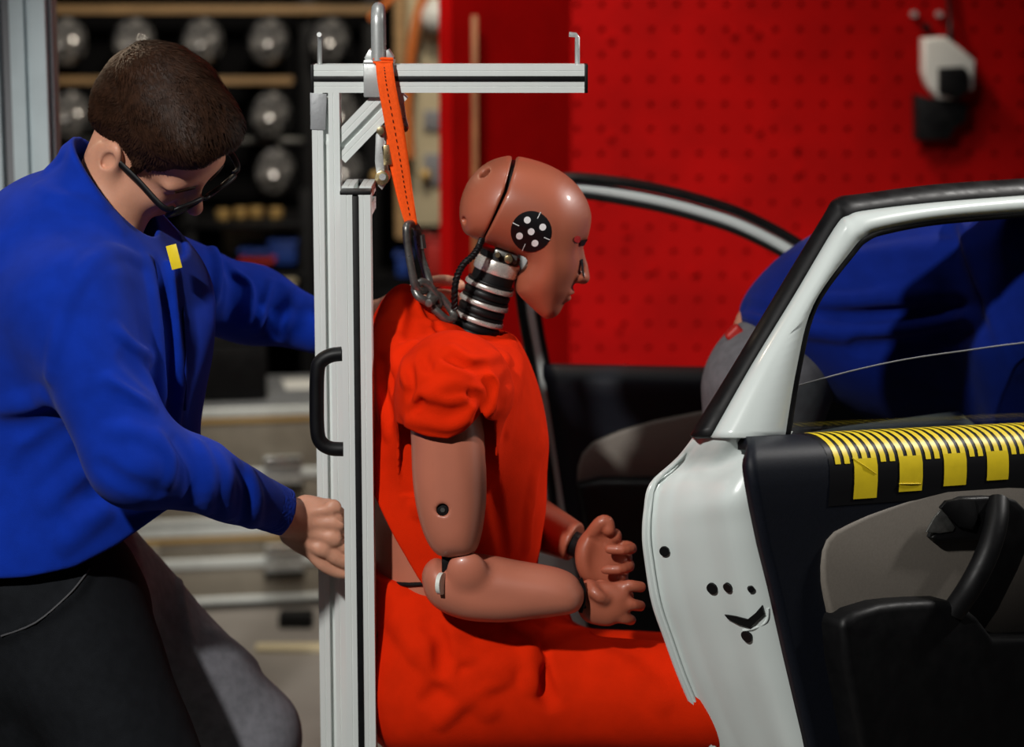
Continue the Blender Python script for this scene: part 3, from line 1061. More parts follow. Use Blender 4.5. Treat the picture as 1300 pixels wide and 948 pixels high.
def shirt_w(p):
    z0, z1 = P(560, 365, DY)[2], P(560, 480, DY)[2]
    t = np.clip((z0 - p[:, 2]) / (z0 - z1), 0, 1)
    return 0.62 + 0.38 * t ** 0.7


shirt0 = Shape().add(inflate(SH, DY, 0.185, 0.125, 3, shirt_w))
SLV = [(513, 545), (515, 515), (522, 480), (536, 452), (560, 440), (590, 442), (615, 452), (632, 470), (640, 490), (638, 510), (628, 526), (624, 545), (622, 580), (600, 610), (560, 615), (525, 600)]
shirt0.add(rc(P(585, 466, -0.06), P(576, 492, -0.160), 0.046, 0.070), 0.05)
shirt0.add(inflate(SLV, -0.172, 0.078, 0.050, 3), 0.06)
# far sleeve
shirt0.add(rc(P(590, 450, 0.20), P(620, 530, 0.27), 0.062, 0.056), 0.04)
shirt = shirt0.copy()
FL = [  # (picture line, radius, height)
    ([(532, 386), (549, 410), (566, 432), (579, 451)], 0.007, 0.008),
    ([(523, 379), (526, 400), (516, 433)], 0.008, -0.006),
    ([(540, 393), (554, 414), (570, 428)], 0.006, -0.004),
    ([(507, 449), (523, 439), (547, 437)], 0.007, 0.006),
    ([(537, 449), (540, 461), (551, 467)], 0.006, -0.006),
    ([(512, 456), (514, 477), (521, 489)], 0.007, 0.005),
    ([(521, 470), (523, 489), (520, 502)], 0.006, -0.005),
    ([(558, 465), (586, 469), (614, 472), (628, 484), (631, 502), (622, 523)], 0.006, 0.007),
    ([(609, 479), (621, 491), (619, 512)], 0.007, -0.004),
    ([(574, 442), (600, 457), (637, 449)], 0.008, 0.005),
    ([(572, 456), (595, 467), (614, 467)], 0.006, -0.004),
    ([(579, 508), (593, 502), (603, 507)], 0.006, -0.008),
    ([(526, 516), (540, 501), (570, 508), (586, 506)], 0.006, 0.007),
    ([(528, 519), (535, 511)], 0.006, -0.007),
    ([(547, 500), (563, 489), (581, 484)], 0.008, 0.004),
    ([(518, 534), (544, 537), (570, 541), (591, 533), (607, 518)], 0.006, 0.005),
    ([(642, 451), (643, 479), (632, 514)], 0.008, 0.004),
    ([(651, 479), (642, 491), (637, 507)], 0.009, -0.004),
    ([(551, 410), (581, 417), (609, 426), (651, 435)], 0.006, 0.003),
    ([(484, 410), (479, 444), (484, 502), (491, 549)], 0.009, 0.006),
    ([(496, 417), (493, 456), (500, 502), (516, 549)], 0.008, -0.007),
    ([(502, 433), (504, 465), (512, 502)], 0.008, 0.006),
    ([(484, 456), (486, 489), (496, 526)], 0.006, -0.006),
    ([(607, 528), (612, 516), (609, 502)], 0.006, -0.006),
    ([(660, 455), (655, 500), (645, 545)], 0.012, 0.003), ([(516, 560), (520, 600), (532, 650)], 0.007, 0.006), ([(508, 540), (512, 590), (522, 630)], 0.007, -0.006),
    ([(620, 560), (640, 620), (660, 690)], 0.016, 0.004), ([(690, 560), (676, 620), (670, 690)], 0.016, 0.003), ([(622, 600), (632, 650), (640, 700)], 0.010, -0.003),
]
for ln, r, h in FL: fold(shirt, shirt0, ln, r, h)
shirt.disp(waves(3, 55, 0.0012))
# neckline seam band
neckln = [(522, 372), (540, 388), (560, 402), (582, 412), (606, 420), (632, 427), (654, 436)]
fold(shirt, shirt0, neckln, 0.004, 0.003, 0.003, False)
# cut at the hem, at the sleeve end and open the neck
shirt.sub(cut2([(380, 480), (474, 566), (482, 600), (506, 644), (535, 692), (552, 716), (600, 735), (640, 752), (690, 752), (690, 880), (380, 880)], DY), 0.003)
sl_a, sl_b = P(517, 543, -0.22), P(607, 536, -0.22)
cutp = cut2([(505, 538), (517, 538), (540, 543), (570, 546), (590, 537), (604, 524), (612, 514), (618, 524), (628, 530), (632, 640), (505, 640)], -0.19)
nearside = plane(P(600, 540, -0.125), (0, 1, 0))
both = Prim(lambda p: np.maximum(cutp.fn(p), nearside.fn(p)))
shirt.sub(both, 0.003)
shirt.sub(rc(P(610, 385, DY), P(575, 445, DY), 0.052, 0.046), 0.008)
so = mesh_field('shirt', shirt, 0.003, M['shirt'], dummy)
tag(so, 'orange-red short-sleeved shirt')

sh0 = Shape()
sh0.add(inflate([(462, 690), (500, 680), (600, 680), (670, 690), (700, 750), (730, 800), (730, 880), (640, 930), (520, 940), (465, 900)], DY, 0.19, 0.12, 3))
sh0.add(rc(P(555, 872, -0.055), P(985, 890, -0.075), 0.093, 0.075), 0.06)
sh0.add(rc(P(555, 862, 0.155), P(985, 868, 0.185), 0.093, 0.070), 0.06)
shorts = sh0.copy()
for ln, r, h in [
    ([(690, 800), (686, 825), (690, 860), (700, 890)], 0.013, -0.022), ([(676, 812), (672, 835), (676, 870)], 0.012, 0.010), ([(650, 800), (668, 806), (684, 802)], 0.010, 0.008), ([(640, 860), (600, 880), (560, 915)], 0.012, 0.007), ([(650, 830), (590, 850), (540, 890)], 0.010, -0.006), ([(696, 812), (715, 803), (745, 800)], 0.012, 0.006),
    ([(560, 800), (590, 830), (640, 850)], 0.018, 0.006), ([(530, 830), (570, 805), (600, 790)], 0.015, 0.006), ([(500, 790), (560, 850), (620, 900)], 0.02, 0.006),
    ([(600, 860), (640, 840), (680, 835)], 0.016, 0.006), ([(545, 790), (560, 815), (560, 850)], 0.012, -0.005), ([(760, 830), (800, 850), (840, 890)], 0.018, 0.004)]:
    fold(shorts, sh0, ln, r, h)
shorts.disp(waves(5, 50, 0.0012))
shorts.inter(cut2([(380, 735), (470, 743), (500, 745), (560, 749), (640, 752), (690, 762), (720, 740), (960, 700), (970, 1100), (380, 1100)], -0.11), 0.004)
tag(mesh_field('shorts', shorts, 0.0045, M['shirt'], dummy), 'orange-red shorts')
# lower legs and shoes (mostly behind the door)
for s, (kx, ky, kY) in enumerate(((985, 890, -0.075), (985, 868, 0.185))):
    k = P(kx, ky, kY)
    lg = Shape().add(rc(P(900, ky, kY), k, 0.066, 0.062)).add(rc(k, k + [0.10, 0, -0.38], 0.058, 0.036), 0.03)
    ank = k + [0.10, 0, -0.38]
    mesh_field('lower_leg', lg, 0.007, M['vinyl'], dummy)
    st = Shape().add(rc(ank + [-0.02, 0, -0.06], ank + [0.16, 0, -0.075], 0.042, 0.036)).add(rc(ank, ank + [0, 0, -0.05], 0.044), 0.03)
    st.inter(plane(ank + [0, 0, -0.10], (0, 0, -1)), 0.005)
    mesh_field('shoe', st, 0.006, M['shoe'], dummy)

# ---- near arm
AY = -0.19
UA = [(521, 505), (522, 560), (524, 610), (530, 650), (541, 684), (556, 703), (578, 706), (600, 702), (610, 684), (617, 640), (617, 590), (612, 520), (600, 480), (540, 480)]
ua = Shape().add(inflate(UA, AY, 0.05, 0.044, 3))
ua.sub(rc(P(562, 647, AY - 0.08), P(562, 647, AY - 0.036), 0.0085), 0.003)
ua.sub(rbox(P(569, 712, AY), (0.012, 0.014, 0.03), 0.003), 0.003)
arm = mesh_field('upper_arm', ua, 0.003, M['vinyl_arm'], dummy)
cyl('arm_screw', P(562, 647, AY - 0.0405), (0, 1, 0), 0.0082, 0.006, M['black'], arm, 20, 0.001)
cyl('screw_socket', P(562, 647, AY - 0.0430), (0, 1, 0), 0.0035, 0.004, M['darksteel'], arm, 6)
FA = [c5(*q) for q in [(246, 505), (250, 468), (268, 438), (300, 420), (345, 430), (378, 412), (425, 402), (470, 400), (560, 414), (640, 430), (700, 440), (770, 452), (830, 468), (875, 492), (905, 530), (915, 560), (910, 600), (880, 636), (800, 652), (700, 664), (620, 674), (540, 677), (430, 668), (345, 641), (290, 605), (258, 560)]]
fa = Shape().add(inflate(FA, AY + 0.02, 0.043, 0.038, 3))
slot = [P(*c5(342, 425), AY), P(*c5(338, 470), AY), P(*c5(322, 530), AY), P(*c5(334, 580), AY)]
fa.sub(chain([q + [0, -0.03, 0] for q in slot], [0.010, 0.0085, 0.008, 0.004]), 0.004)
fa.sub(chain([q + [0, -0.05, 0] for q in slot], [0.011, 0.0095, 0.009, 0.004]), 0.004)
fa.add(ell(P(*c5(430, 455), AY - 0.018), (0.026, 0.014, 0.022)), 0.02)
far = mesh_field('forearm', fa, 0.003, M['vinyl_arm'], dummy)
el = bmesh.new(); add_cyl(el, P(*c5(326, 522), AY - 0.022), (0.93, -0.36, 0), 0.0155, 0.006, 28)
bm_obj('elbow_washer', el, M['insulator'], far, angle=35)
box('elbow_link', P(569, 714, AY), (0.018, 0.022, 0.035), M['black'], far, bevel=0.003)
# ---- far arm
fw = Shape().add(chain([P(600, 560, 0.25), P(628, 640, 0.26), P(660, 655, 0.22)], [0.05, 0.047, 0.046]))
fw.add(rc(P(660, 655, 0.22), P(733, 690, 0.03), 0.046, 0.029), 0.02)
fw.inter(plane(P(726, 690, 0.03), (0.9, -0.35, -0.3)), 0.004)
mesh_field('forearm', fw, 0.0035, M['vinyl'], dummy)
tube('wrist_joint', [P(718, 685, 0.045), P(740, 695, 0.02)], 0.019, M['rubber'], dummy, 20)

# ---- hands
LH = Shape()
LY = -0.005
LH.add(inflate([c6(*q) for q in [(238, 420), (245, 340), (280, 285), (330, 240), (380, 200), (430, 210), (470, 290), (525, 330), (575, 380), (580, 440), (560, 510), (525, 590), (450, 640), (380, 630), (320, 600), (275, 550)]], LY, 0.021, 0.026, 3))
def fing(S, pts, r, k=0.006):
    w = smooth_pts([P(*c6(x, y), Y) for x, y, Y in pts], 3)
    S.add(chain(w, list(np.linspace(r * 1.05, r * 0.92, len(w)))), k)
fing(LH, [(470, 355, LY), (545, 345, LY - .008), (578, 362, LY - .028), (520, 368, LY - .045), (440, 364, LY - .040)], 0.0078)
fing(LH, [(500, 440, LY), (550, 448, LY - .010), (562, 470, LY - .030), (500, 486, LY - .046), (412, 486, LY - .040)], 0.0078)
fing(LH, [(480, 520, LY), (520, 540, LY - .010), (528, 575, LY - .028), (465, 592, LY - .046), (385, 572, LY - .040)], 0.0076)
fing(LH, [(420, 590, LY), (440, 620, LY - .012), (428, 650, LY - .030), (375, 652, LY - .044), (322, 618, LY - .040)], 0.0068)
fing(LH, [(320, 330, LY - .004), (350, 260, LY - .014), (395, 205, LY - .020), (430, 205, LY - .020), (440, 245, LY - .022)], 0.0105, 0.010)
LH.add(ell(P(*c6(478, 285), LY - 0.008), (0.010, 0.012, 0.011)), 0.006)
LH.add(ell(P(*c6(320, 430), LY - 0.018), (0.018, 0.010, 0.028)), 0.015)
LH.sub(ell(P(*c6(375, 420), LY - 0.030), (0.012, 0.010, 0.028)), 0.012)
LH.sub(rc(P(*c6(455, 300), LY - 0.025), P(*c6(415, 330), LY - 0.022), 0.0025), 0.004)
LH.sub(rc(P(*c6(335, 300), LY - 0.024), P(*c6(375, 330), LY - 0.022), 0.002), 0.004)
tag(mesh_field('hand', LH, 0.0022, M['vinyl'], dummy), 'curled hand with its palm showing')
RH = Shape()
RY = AY + 0.045
RH.add(inflate([c6(*q) for q in [(250, 720), (255, 660), (275, 590), (310, 560), (380, 560), (480, 570), (560, 610), (575, 700), (550, 770), (500, 800), (440, 825), (350, 815), (285, 785)]], RY, 0.019, 0.022, 3))
fing(RH, [(500, 600, RY + .004), (560, 585, RY - .002), (600, 588, RY), (632, 592, RY + .006)], 0.0084)
fing(RH, [(520, 690, RY), (570, 695, RY - .006), (605, 702, RY), (628, 706, RY + .008)], 0.0084)
fing(RH, [(490, 760, RY), (530, 778, RY - .004), (560, 786, RY + .002), (572, 790, RY + .01)], 0.0082)
fing(RH, [(450, 640, RY + .012), (510, 640, RY + .02), (560, 645, RY + .025)], 0.0080)
fing(RH, [(320, 590, RY - .004), (350, 620, RY - .018), (385, 650, RY - .022), (410, 664, RY - .018)], 0.0088, 0.008)
RH.sub(rc(P(*c6(470, 740), RY - 0.03), P(*c6(540, 730), RY - 0.028), 0.004), 0.006)
rho = mesh_field('hand', RH, 0.0022, M['vinyl'], dummy)
tag(rho, 'hand resting open with fingers forward')
box('wrist_slot', P(*c6(287, 712), RY - 0.022), (0.008, 0.006, 0.005), M['black'], dummy, frame((1, 0, 0.25)), 0.001)
tube('wrist_gap', [P(*c6(x, y), AY + 0.02) for x, y in ((268, 540), (292, 600), (292, 680), (270, 745))], 0.003, M['black'], dummy, 8)
# ---------------------------------------------------------------- open car door nearest to the camera
DA = math.radians(35)
DD = np.array([math.cos(DA), math.sin(DA), 0]); DN = np.array([math.sin(DA), -math.cos(DA), 0])
DX = P(1005, 700, -0.27)


def PD(px, py, off=0.0):
    d = ray(px, py)
    return CAM + d * (((DX - CAM) @ DN + off) / (d @ DN))


def sz(px, py, off=0.0):
    q = PD(px, py, off) - DX
    return q @ DD, q[2] + DX[2]


def D3(s, off, z):
    return np.array([DX[0] + DD[0] * s + DN[0] * off, DX[1] + DD[1] * s + DN[1] * off, z])


door = thing('car_door', D3(0.2, 0, 0.45), 'open white car door in front with black trim and yellow striped tape', 'car door')
cols = {
    'ob': [(882, 556), (935, 470), (990, 378), (1050, 279), (1064, 258), (1092, 253), (1185, 241), (1300, 233), (1420, 225)],
    'ow': [(905, 556), (957, 465), (1010, 378), (1062, 291), (1078, 276), (1100, 270), (1185, 260), (1300, 251), (1420, 243)],
    'rd': [(930, 556), (968, 480), (1018, 398), (1068, 312), (1086, 292), (1112, 281), (1190, 268), (1300, 257), (1420, 249)],
    'iw': [(993, 556), (1008, 466), (1029, 386), (1078, 316), (1096, 298), (1120, 289), (1190, 276), (1300, 267), (1420, 259)],
    'is': [(1001, 556), (1015, 468), (1036, 388), (1084, 321), (1101, 304), (1124, 295), (1190, 283), (1300, 274), (1420, 266)],
}


def cs(k, off, dx=0, dy=0): return smooth_pts([PD(x + dx, y + dy, off) for x, y in cols[k]], 6)


grid_obj('window_frame', [cs('ow', -0.075), cs('ow', -0.055), cs('rd', -0.012), cs('iw', -0.020), cs('iw', -0.045)], M['white'], door, True, 0.004)
grid_obj('outer_seal', [cs('ob', -0.125, 3, 4), cs('ob', -0.10), cs('ob', -0.082, 1, 1), cs('ow', -0.056)], M['rubber'], door, True, 0.008)
grid_obj('inner_seal', [cs('iw', -0.022), cs('is', -0.018), cs('is', -0.05)], M['rubber'], door, True, 0.003)
gl = [PD(1000, 552, -0.04), PD(1420, 536, -0.04), PD(1420, 424, -0.04), PD(1300, 435, -0.04), PD(1225, 445, -0.04), PD(1150, 456, -0.04), PD(1080, 471, -0.04), PD(1003, 492, -0.04)]
prism('window_pane', gl, -DN * 0.004, M['carglass'], door)
ge = [PD(x, y, -0.042) for x, y in ((1003, 492), (1080, 471), (1150, 456), (1225, 445), (1300, 435), (1420, 424))]
tube('pane_edge', smooth_pts(ge, 4), 0.0012, M['grey'], door, 6)

# pressed steel end of the door, facing the camera
EA = [(888, 543), (860, 580), (825, 613), (817, 648), (815, 680), (818, 711), (827, 765), (843, 812), (859, 856), (880, 905), (905, 960), (930, 1010), (955, 1060)]
ED = [(950, 557), (952, 575), (954, 600), (958, 630), (964, 660), (971, 692), (983, 737), (996, 795), (1011, 856), (1023, 905), (1036, 960), (1048, 1010), (1060, 1060)]


def mix(a, b, t, dx=0): return [(p[0] * (1 - t) + q[0] * t + dx, p[1] * (1 - t) + q[1] * t) for p, q in zip(a, b)]


EC = []
TH = 0.175
EDt = [(1000, 547), (985, 575), (972, 600)] + ED[3:]
NJ = (len(EA) - 1) * 5 + 1
for t, off, dx in ((0.0, -TH - 0.012, 3), (0.0, -TH, 0), (0.035, -TH + 0.006, 0), (0.075, -TH + 0.004, 0), (0.11, -TH + 0.010, 0), (0.16, -TH + 0.030, 0), (0.23, -0.135, 0), (0.30, -0.118, 0), (0.38, -0.10, 0), (0.45, -0.085, 0), (0.52, -0.072, 0), (0.58, -0.058, 0),
                   (0.64, -0.044, 0), (0.70, -0.030, 0), (0.80, -0.012, 0), (0.90, -0.004, 0), (1.0, 0.004, 0), (1.06, -0.004, 0)):
    col = []
    for jx, (x, y) in enumerate(smooth_pts([np.array(q, float) for q in mix(EA, EDt, t, dx)], 5)):
        w_ = min(1.0, jx / 9.0); w_ = w_ * w_ * (3 - 2 * w_)
        top_off = float(np.interp(t, [0, 0.18, 0.42, 1.0], [-0.10, -0.056, -0.014, -0.024]))
        col.append(PD(x, y, top_off * (1 - w_) + off * w_))
    EC.append(col)
endp = grid_obj('end_panel', EC, M['white'], door, True, 0.004)
from mathutils.bvhtree import BVHTree
ebv = BVHTree.FromPolygons([tuple(v.co) for v in endp.data.vertices], [tuple(p.vertices) for p in endp.data.polygons])


def endpt(px, py, lift=0.001):
    d = ray(px, py); d = d / np.linalg.norm(d)
    h = ebv.ray_cast(Vector(CAM), Vector(d))
    if h[0] is None: return PD(px, py, -0.05)
    n = np.array(h[1]); n = n if n @ d < 0 else -n
    return np.array(h[0]) + n * lift


def endn(px, py):
    d = ray(px, py)
    n = np.array(ebv.ray_cast(Vector(CAM), Vector(d / np.linalg.norm(d)))[1])
    return n if n @ d < 0 else -n


for x, y, r in ((844, 699, 6.5), (905, 746, 7.5), (925, 745, 6.5), (953, 747, 4.2), (949, 807, 8)):
    c = endpt(x, y)
    nrm = endn(x, y)
    bm = bmesh.new(); add_cyl(bm, c, nrm, r * 1.03 * mm(-0.27), 0.005, 24)
    pg = bm_obj('hole_disc', bm, M['rubber'], door, angle=35)  # black disc puts the dark of an open hole into colour
lp = [endpt(*q) for q in ((921, 779), (935, 781), (950, 785), (960, 777), (968, 767), (971, 778), (962, 787), (953, 796), (938, 791), (925, 784))]
prism('latch_mouth', lp, -DD * 0.003 + DN * 0.002, M['rubber'], door)  # proud black prism, its colour stands in for the dark latch hole
tube('latch_rim', smooth_pts([endpt(x, y, 0.0) for x, y in ((944, 800), (958, 797), (973, 788), (975, 772))], 5), 0.0022, M['white'], door, 10)
tube('end_seam', smooth_pts([endpt(x, y, 0.0) for x, y in mix(EA, ED, 0.06)], 3), 0.0025, M['white'], door, 8)

# inner trim with rolled sill
s0, z0 = sz(1000, 551, -0.03); s1, z1 = sz(1300, 537, -0.03)
zs = lambda s: z0 + (z1 - z0) * (s - s0) / (s1 - s0)
PROF = [(-0.03, 0.0), (-0.012, 0.003), (0.006, 0.003), (0.022, -0.001), (0.035, -0.009), (0.043, -0.020), (0.047, -0.034), (0.048, -0.055), (0.046, -0.085), (0.042, -0.14), (0.038, -0.20), (0.034, -0.30), (0.032, -0.42), (0.030, -0.60)]
DL = [sz(x, y, 0.035) for x, y in ED]
dls, dlz = [q[0] for q in DL][::-1], [q[1] for q in DL][::-1]
S_END = sz(1430, 560, 0.0)[0]
rows = []
for off, dz in PROF:
    DLo = [sz(x, y, max(off, 0.0)) for x, y in ED]
    dls, dlz = [q[0] for q in DLo][::-1], [q[1] for q in DLo][::-1]
    z_l = zs(dls[-1]) + dz
    sl = float(np.interp(z_l, dlz, dls)) + (0.006 if off < -0.0 else 0)
    rows.append([D3(s, off, zs(s) + dz) for s in np.linspace(sl, S_END, 60)])
trim = grid_obj('trim_panel', rows, M['navy'], door, True, -0.018)
tag(trim, 'black trim panel with a rolled sill')
pu = np.cumsum([0] + [math.hypot(PROF[i + 1][0] - PROF[i][0], PROF[i + 1][1] - PROF[i][1]) for i in range(len(PROF) - 1)])


def trimpt(s, u, lift=0.0009):
    o = np.interp(u, pu, [q[0] for q in PROF]); d = np.interp(u, pu, [q[1] for q in PROF])
    o2 = np.interp(u + 0.004, pu, [q[0] for q in PROF]) - np.interp(u - 0.004, pu, [q[0] for q in PROF]); d2 = np.interp(u + 0.004, pu, [q[1] for q in PROF]) - np.interp(u - 0.004, pu, [q[1] for q in PROF])
    L = math.hypot(o2, d2) + 1e-9
    return D3(s, o - d2 / L * lift, zs(s) + d + o2 / L * lift)


tapes = None
base_rows = [[trimpt(s, u, 0.0006) for s in np.linspace(sz(1052, 580, 0.045)[0], S_END, 30)] for u in np.linspace(0.012, 0.150, 16)]
tapes = grid_obj('marking_tape', base_rows, M['blackmark'], door, True, 0.0)
tag(tapes, 'black and yellow striped marking tape')
GX = [1063, 1120.5, 1177.5, 1233, 1286, 1337, 1386]
sG = [sz(x, 580, 0.045)[0] for x in GX]


def patch(name, sa, sb, ua, ub, parent, nu=10):
    rws = [[trimpt(s, u, 0.0014) for s in (sa, (sa + sb) / 2, sb)] for u in np.linspace(ua, ub, nu)]
    return grid_obj(name, rws, M['yellow'], parent, True, 0.0)


for g in range(len(sG) - 1):
    st = (sG[g + 1] - sG[g]) / 5
    for k in range(5):
        sc_ = sG[g] + st * k
        patch('yellow_stripe', sc_ - st * 0.29, sc_ + st * 0.29, 0.012, 0.092 if k < 2 else 0.088, tapes)
    patch('yellow_block', sG[g] + st * 2 - st * 0.29, sG[g] + st * 4 + st * 0.29, 0.086, (0.142, 0.136, 0.132, 0.128, 0.126, 0.12)[g], tapes, 6)
# crumpled tape edges
tube('tape_crease', [trimpt(sz(1083, 575, .046)[0], 0.085, 0.0016), trimpt(sz(1098, 585, .046)[0], 0.098, 0.0022), trimpt(sz(1110, 595, .046)[0], 0.108, 0.0016)], 0.0007, M['yellow'], tapes, 6)
tube('tape_crease', [trimpt(sz(1140, 605, .046)[0], 0.124, 0.0016), trimpt(sz(1154, 604, .046)[0], 0.125, 0.0022), trimpt(sz(1167, 604, .046)[0], 0.126, 0.0016)], 0.0008, M['yellow'], tapes, 6)


def c8(x, y): return (800 + x / 2.562, 500 + y / 2.562)


INS = [c8(*q) for q in [(597, 728), (580, 690), (568, 640), (558, 590), (555, 540), (558, 490), (570, 455), (592, 428), (640, 402), (700, 373), (760, 350), (830, 325), (900, 303), (950, 288), (1000, 276), (1060, 270), (1120, 271), (1200, 276), (1290, 288), (1500, 320), (1600, 350), (1600, 760), (1281, 760), (1100, 765), (1000, 730), (850, 730), (700, 735)]]
ins = prism('beige_insert', [PD(x, y, 0.0) for x, y in INS], DN * 0.047, M['beige'], door, 0.006, 3, 50)
tag(ins, 'beige fabric insert')
HB = [c8(*q) for q in [(936, 455), (945, 430), (965, 395), (990, 358), (1012, 337), (1040, 325), (1110, 322), (1180, 325), (1210, 335), (1240, 365), (1262, 400), (1256, 450), (1240, 500), (1215, 560), (1180, 630), (1150, 690), (1095, 770), (1030, 760), (1035, 690), (1060, 640), (1085, 590), (1105, 530), (1112, 480), (1098, 466), (1000, 466), (950, 468)]]
hb = prism('handle_bezel', [PD(x, y, 0.03) for x, y in HB], DN * 0.030, M['black'], door, 0.005, 3, 50)
hr = [PD(x, y, 0.058) for x, y in (c8(*q) for q in ((958, 448), (985, 400), (1012, 368), (1030, 400), (1052, 432), (1045, 446), (1000, 452)))]
prism('lever_recess', hr, DN * 0.0035, M['darksteel'], hb, 0.001)
prism('door_lever', [PD(x, y, 0.058) for x, y in (c8(*q) for q in ((1000, 368), (1020, 345), (1060, 338), (1110, 340), (1120, 400), (1105, 440), (1060, 430), (1030, 400)))], DN * 0.007, M['black'], hb, 0.002)
tube('pull_bar', smooth_pts([PD(*c8(x, y), o) for x, y, o in ((1195, 350, 0.060), (1190, 420, 0.080), (1160, 520, 0.092), (1110, 620, 0.088), (1050, 710, 0.07))], 6), 0.017, M['black'], hb, 14)
AR = [c8(*q) for q in [(597, 735), (605, 705), (640, 680), (720, 656), (780, 649), (850, 645), (930, 643), (980, 655), (1010, 675), (1040, 700), (1090, 765), (1281, 765), (1600, 770), (1600, 1300), (700, 1300), (640, 1000), (610, 850)]]
prism('armrest', [PD(x, y, 0.02) for x, y in AR], DN * 0.060, M['black'], door, 0.012, 4, 60)
# outer skin
SK = [D3(s, -TH - 0.014 + 0.02 * math.cos(1), z) for s, z in ((sz(886, 550, -TH)[0], sz(886, 550, -TH)[1]), )]
orow = []
for x, y in EA[1:]:
    s_, z_ = sz(x, y, -TH - 0.012)
    orow.append([D3(s_ + t * (S_END - s_), -TH - 0.012 - 0.03 * math.sin(math.pi * t) , z_) for t in (0, 0.25, 0.5, 0.75, 1.0)])
grid_obj('outer_skin', orow, M['white'], door, True, 0.003)

# ---------------------------------------------------------------- far car door
FD = 0.72


def F(x, y, dY=0.0): return P(x, y, FD + dY)


fdoor = thing('car_door', F(900, 1100), 'far white car door behind the dummy with an arched window frame', 'car door')
arc = [(716, 660), (704, 570), (689, 480), (676, 410), (668, 350), (666, 300), (672, 262), (690, 243), (718, 237), (745, 238), (795, 246), (845, 256), (890, 268), (930, 281), (965, 297), (1000, 316), (1050, 348), (1100, 385), (1150, 425), (1190, 462)]
pts = smooth_pts([F(x, y) for x, y in arc], 5)
tube('window_frame', pts, 0.0085, M['white'], fdoor, 14, flat=(0.0095, 0.010), up=(0, 1, 0))
cx, cy = 900, 480
tube('outer_seal', smooth_pts([F(x + (-11 if i < 6 else 3), y - (12 if i > 6 else 0) - (2 if 9 < i else 0)) for i, (x, y) in enumerate(arc)], 5), 0.010, M['rubber'], fdoor, 10, flat=(0.03, 0.0085), up=(0, 1, 0))
tube('inner_seal', smooth_pts([F(x + (10 if i < 6 else 0), y + (11 if i > 6 else 3)) for i, (x, y) in enumerate(arc)], 5), 0.008, M['rubber'], fdoor, 10, flat=(0.02, 0.0055), up=(0, 1, 0))
prism('end_panel', [F(x, y, 0.01) for x, y in ((664, 385), (680, 385), (690, 455), (718, 640), (740, 760), (765, 860), (800, 1000), (690, 1000), (672, 700), (664, 500))], (0, 0.05, 0), M['white'], fdoor, 0.006)
ft = []
for off, dy in ((0.02, 461), (-0.02, 462), (-0.040, 467), (-0.055, 476), (-0.062, 488), (-0.058, 505), (-0.05, 540), (-0.045, 640), (-0.04, 760), (-0.03, 1000)):
    xl_ = np.interp(dy, [461, 640, 760, 1000], [689, 716, 738, 790])
    ft.append([F(x, dy + (x - 690) * 0.02, off) for x in np.linspace(xl_, 1190, 24)])
ftr = grid_obj('trim_panel', ft, M['navy'], fdoor, True, -0.02)
prism('beige_insert', [F(x, y, -0.03) for x, y in ((732, 612), (733, 590), (739, 572), (752, 558), (785, 544), (830, 530), (890, 518), (950, 508), (1020, 500), (1040, 620), (900, 620), (780, 618))], (0, -0.032, 0), M['beige'], fdoor, 0.006, 3)
prism('armrest', [F(x, y, -0.03) for x, y in ((732, 606), (760, 599), (900, 600), (1050, 606), (1050, 720), (1000, 760), (760, 760))], (0, -0.07, 0), M['black'], fdoor, 0.012, 3)
# ---------------------------------------------------------------- man in the blue sweatshirt
man = thing('person', P(170, 1500, 0.0) * [1, 1, 0], 'man in blue sweatshirt and black glasses leaning towards the dummy', 'person')
HC = P(207, 160, -0.10)
hl = A3((0.64, 0.69, 0.34)); hl /= np.linalg.norm(hl)
hf = A3((0.55, -0.10, -0.83)); hf -= hl * (hf @ hl); hf /= np.linalg.norm(hf)
hu = np.cross(hf, hl)
HR = np.stack([hf, hl, hu], 1)


def H(x, y, z): return HC + HR @ A3((x, y, z))


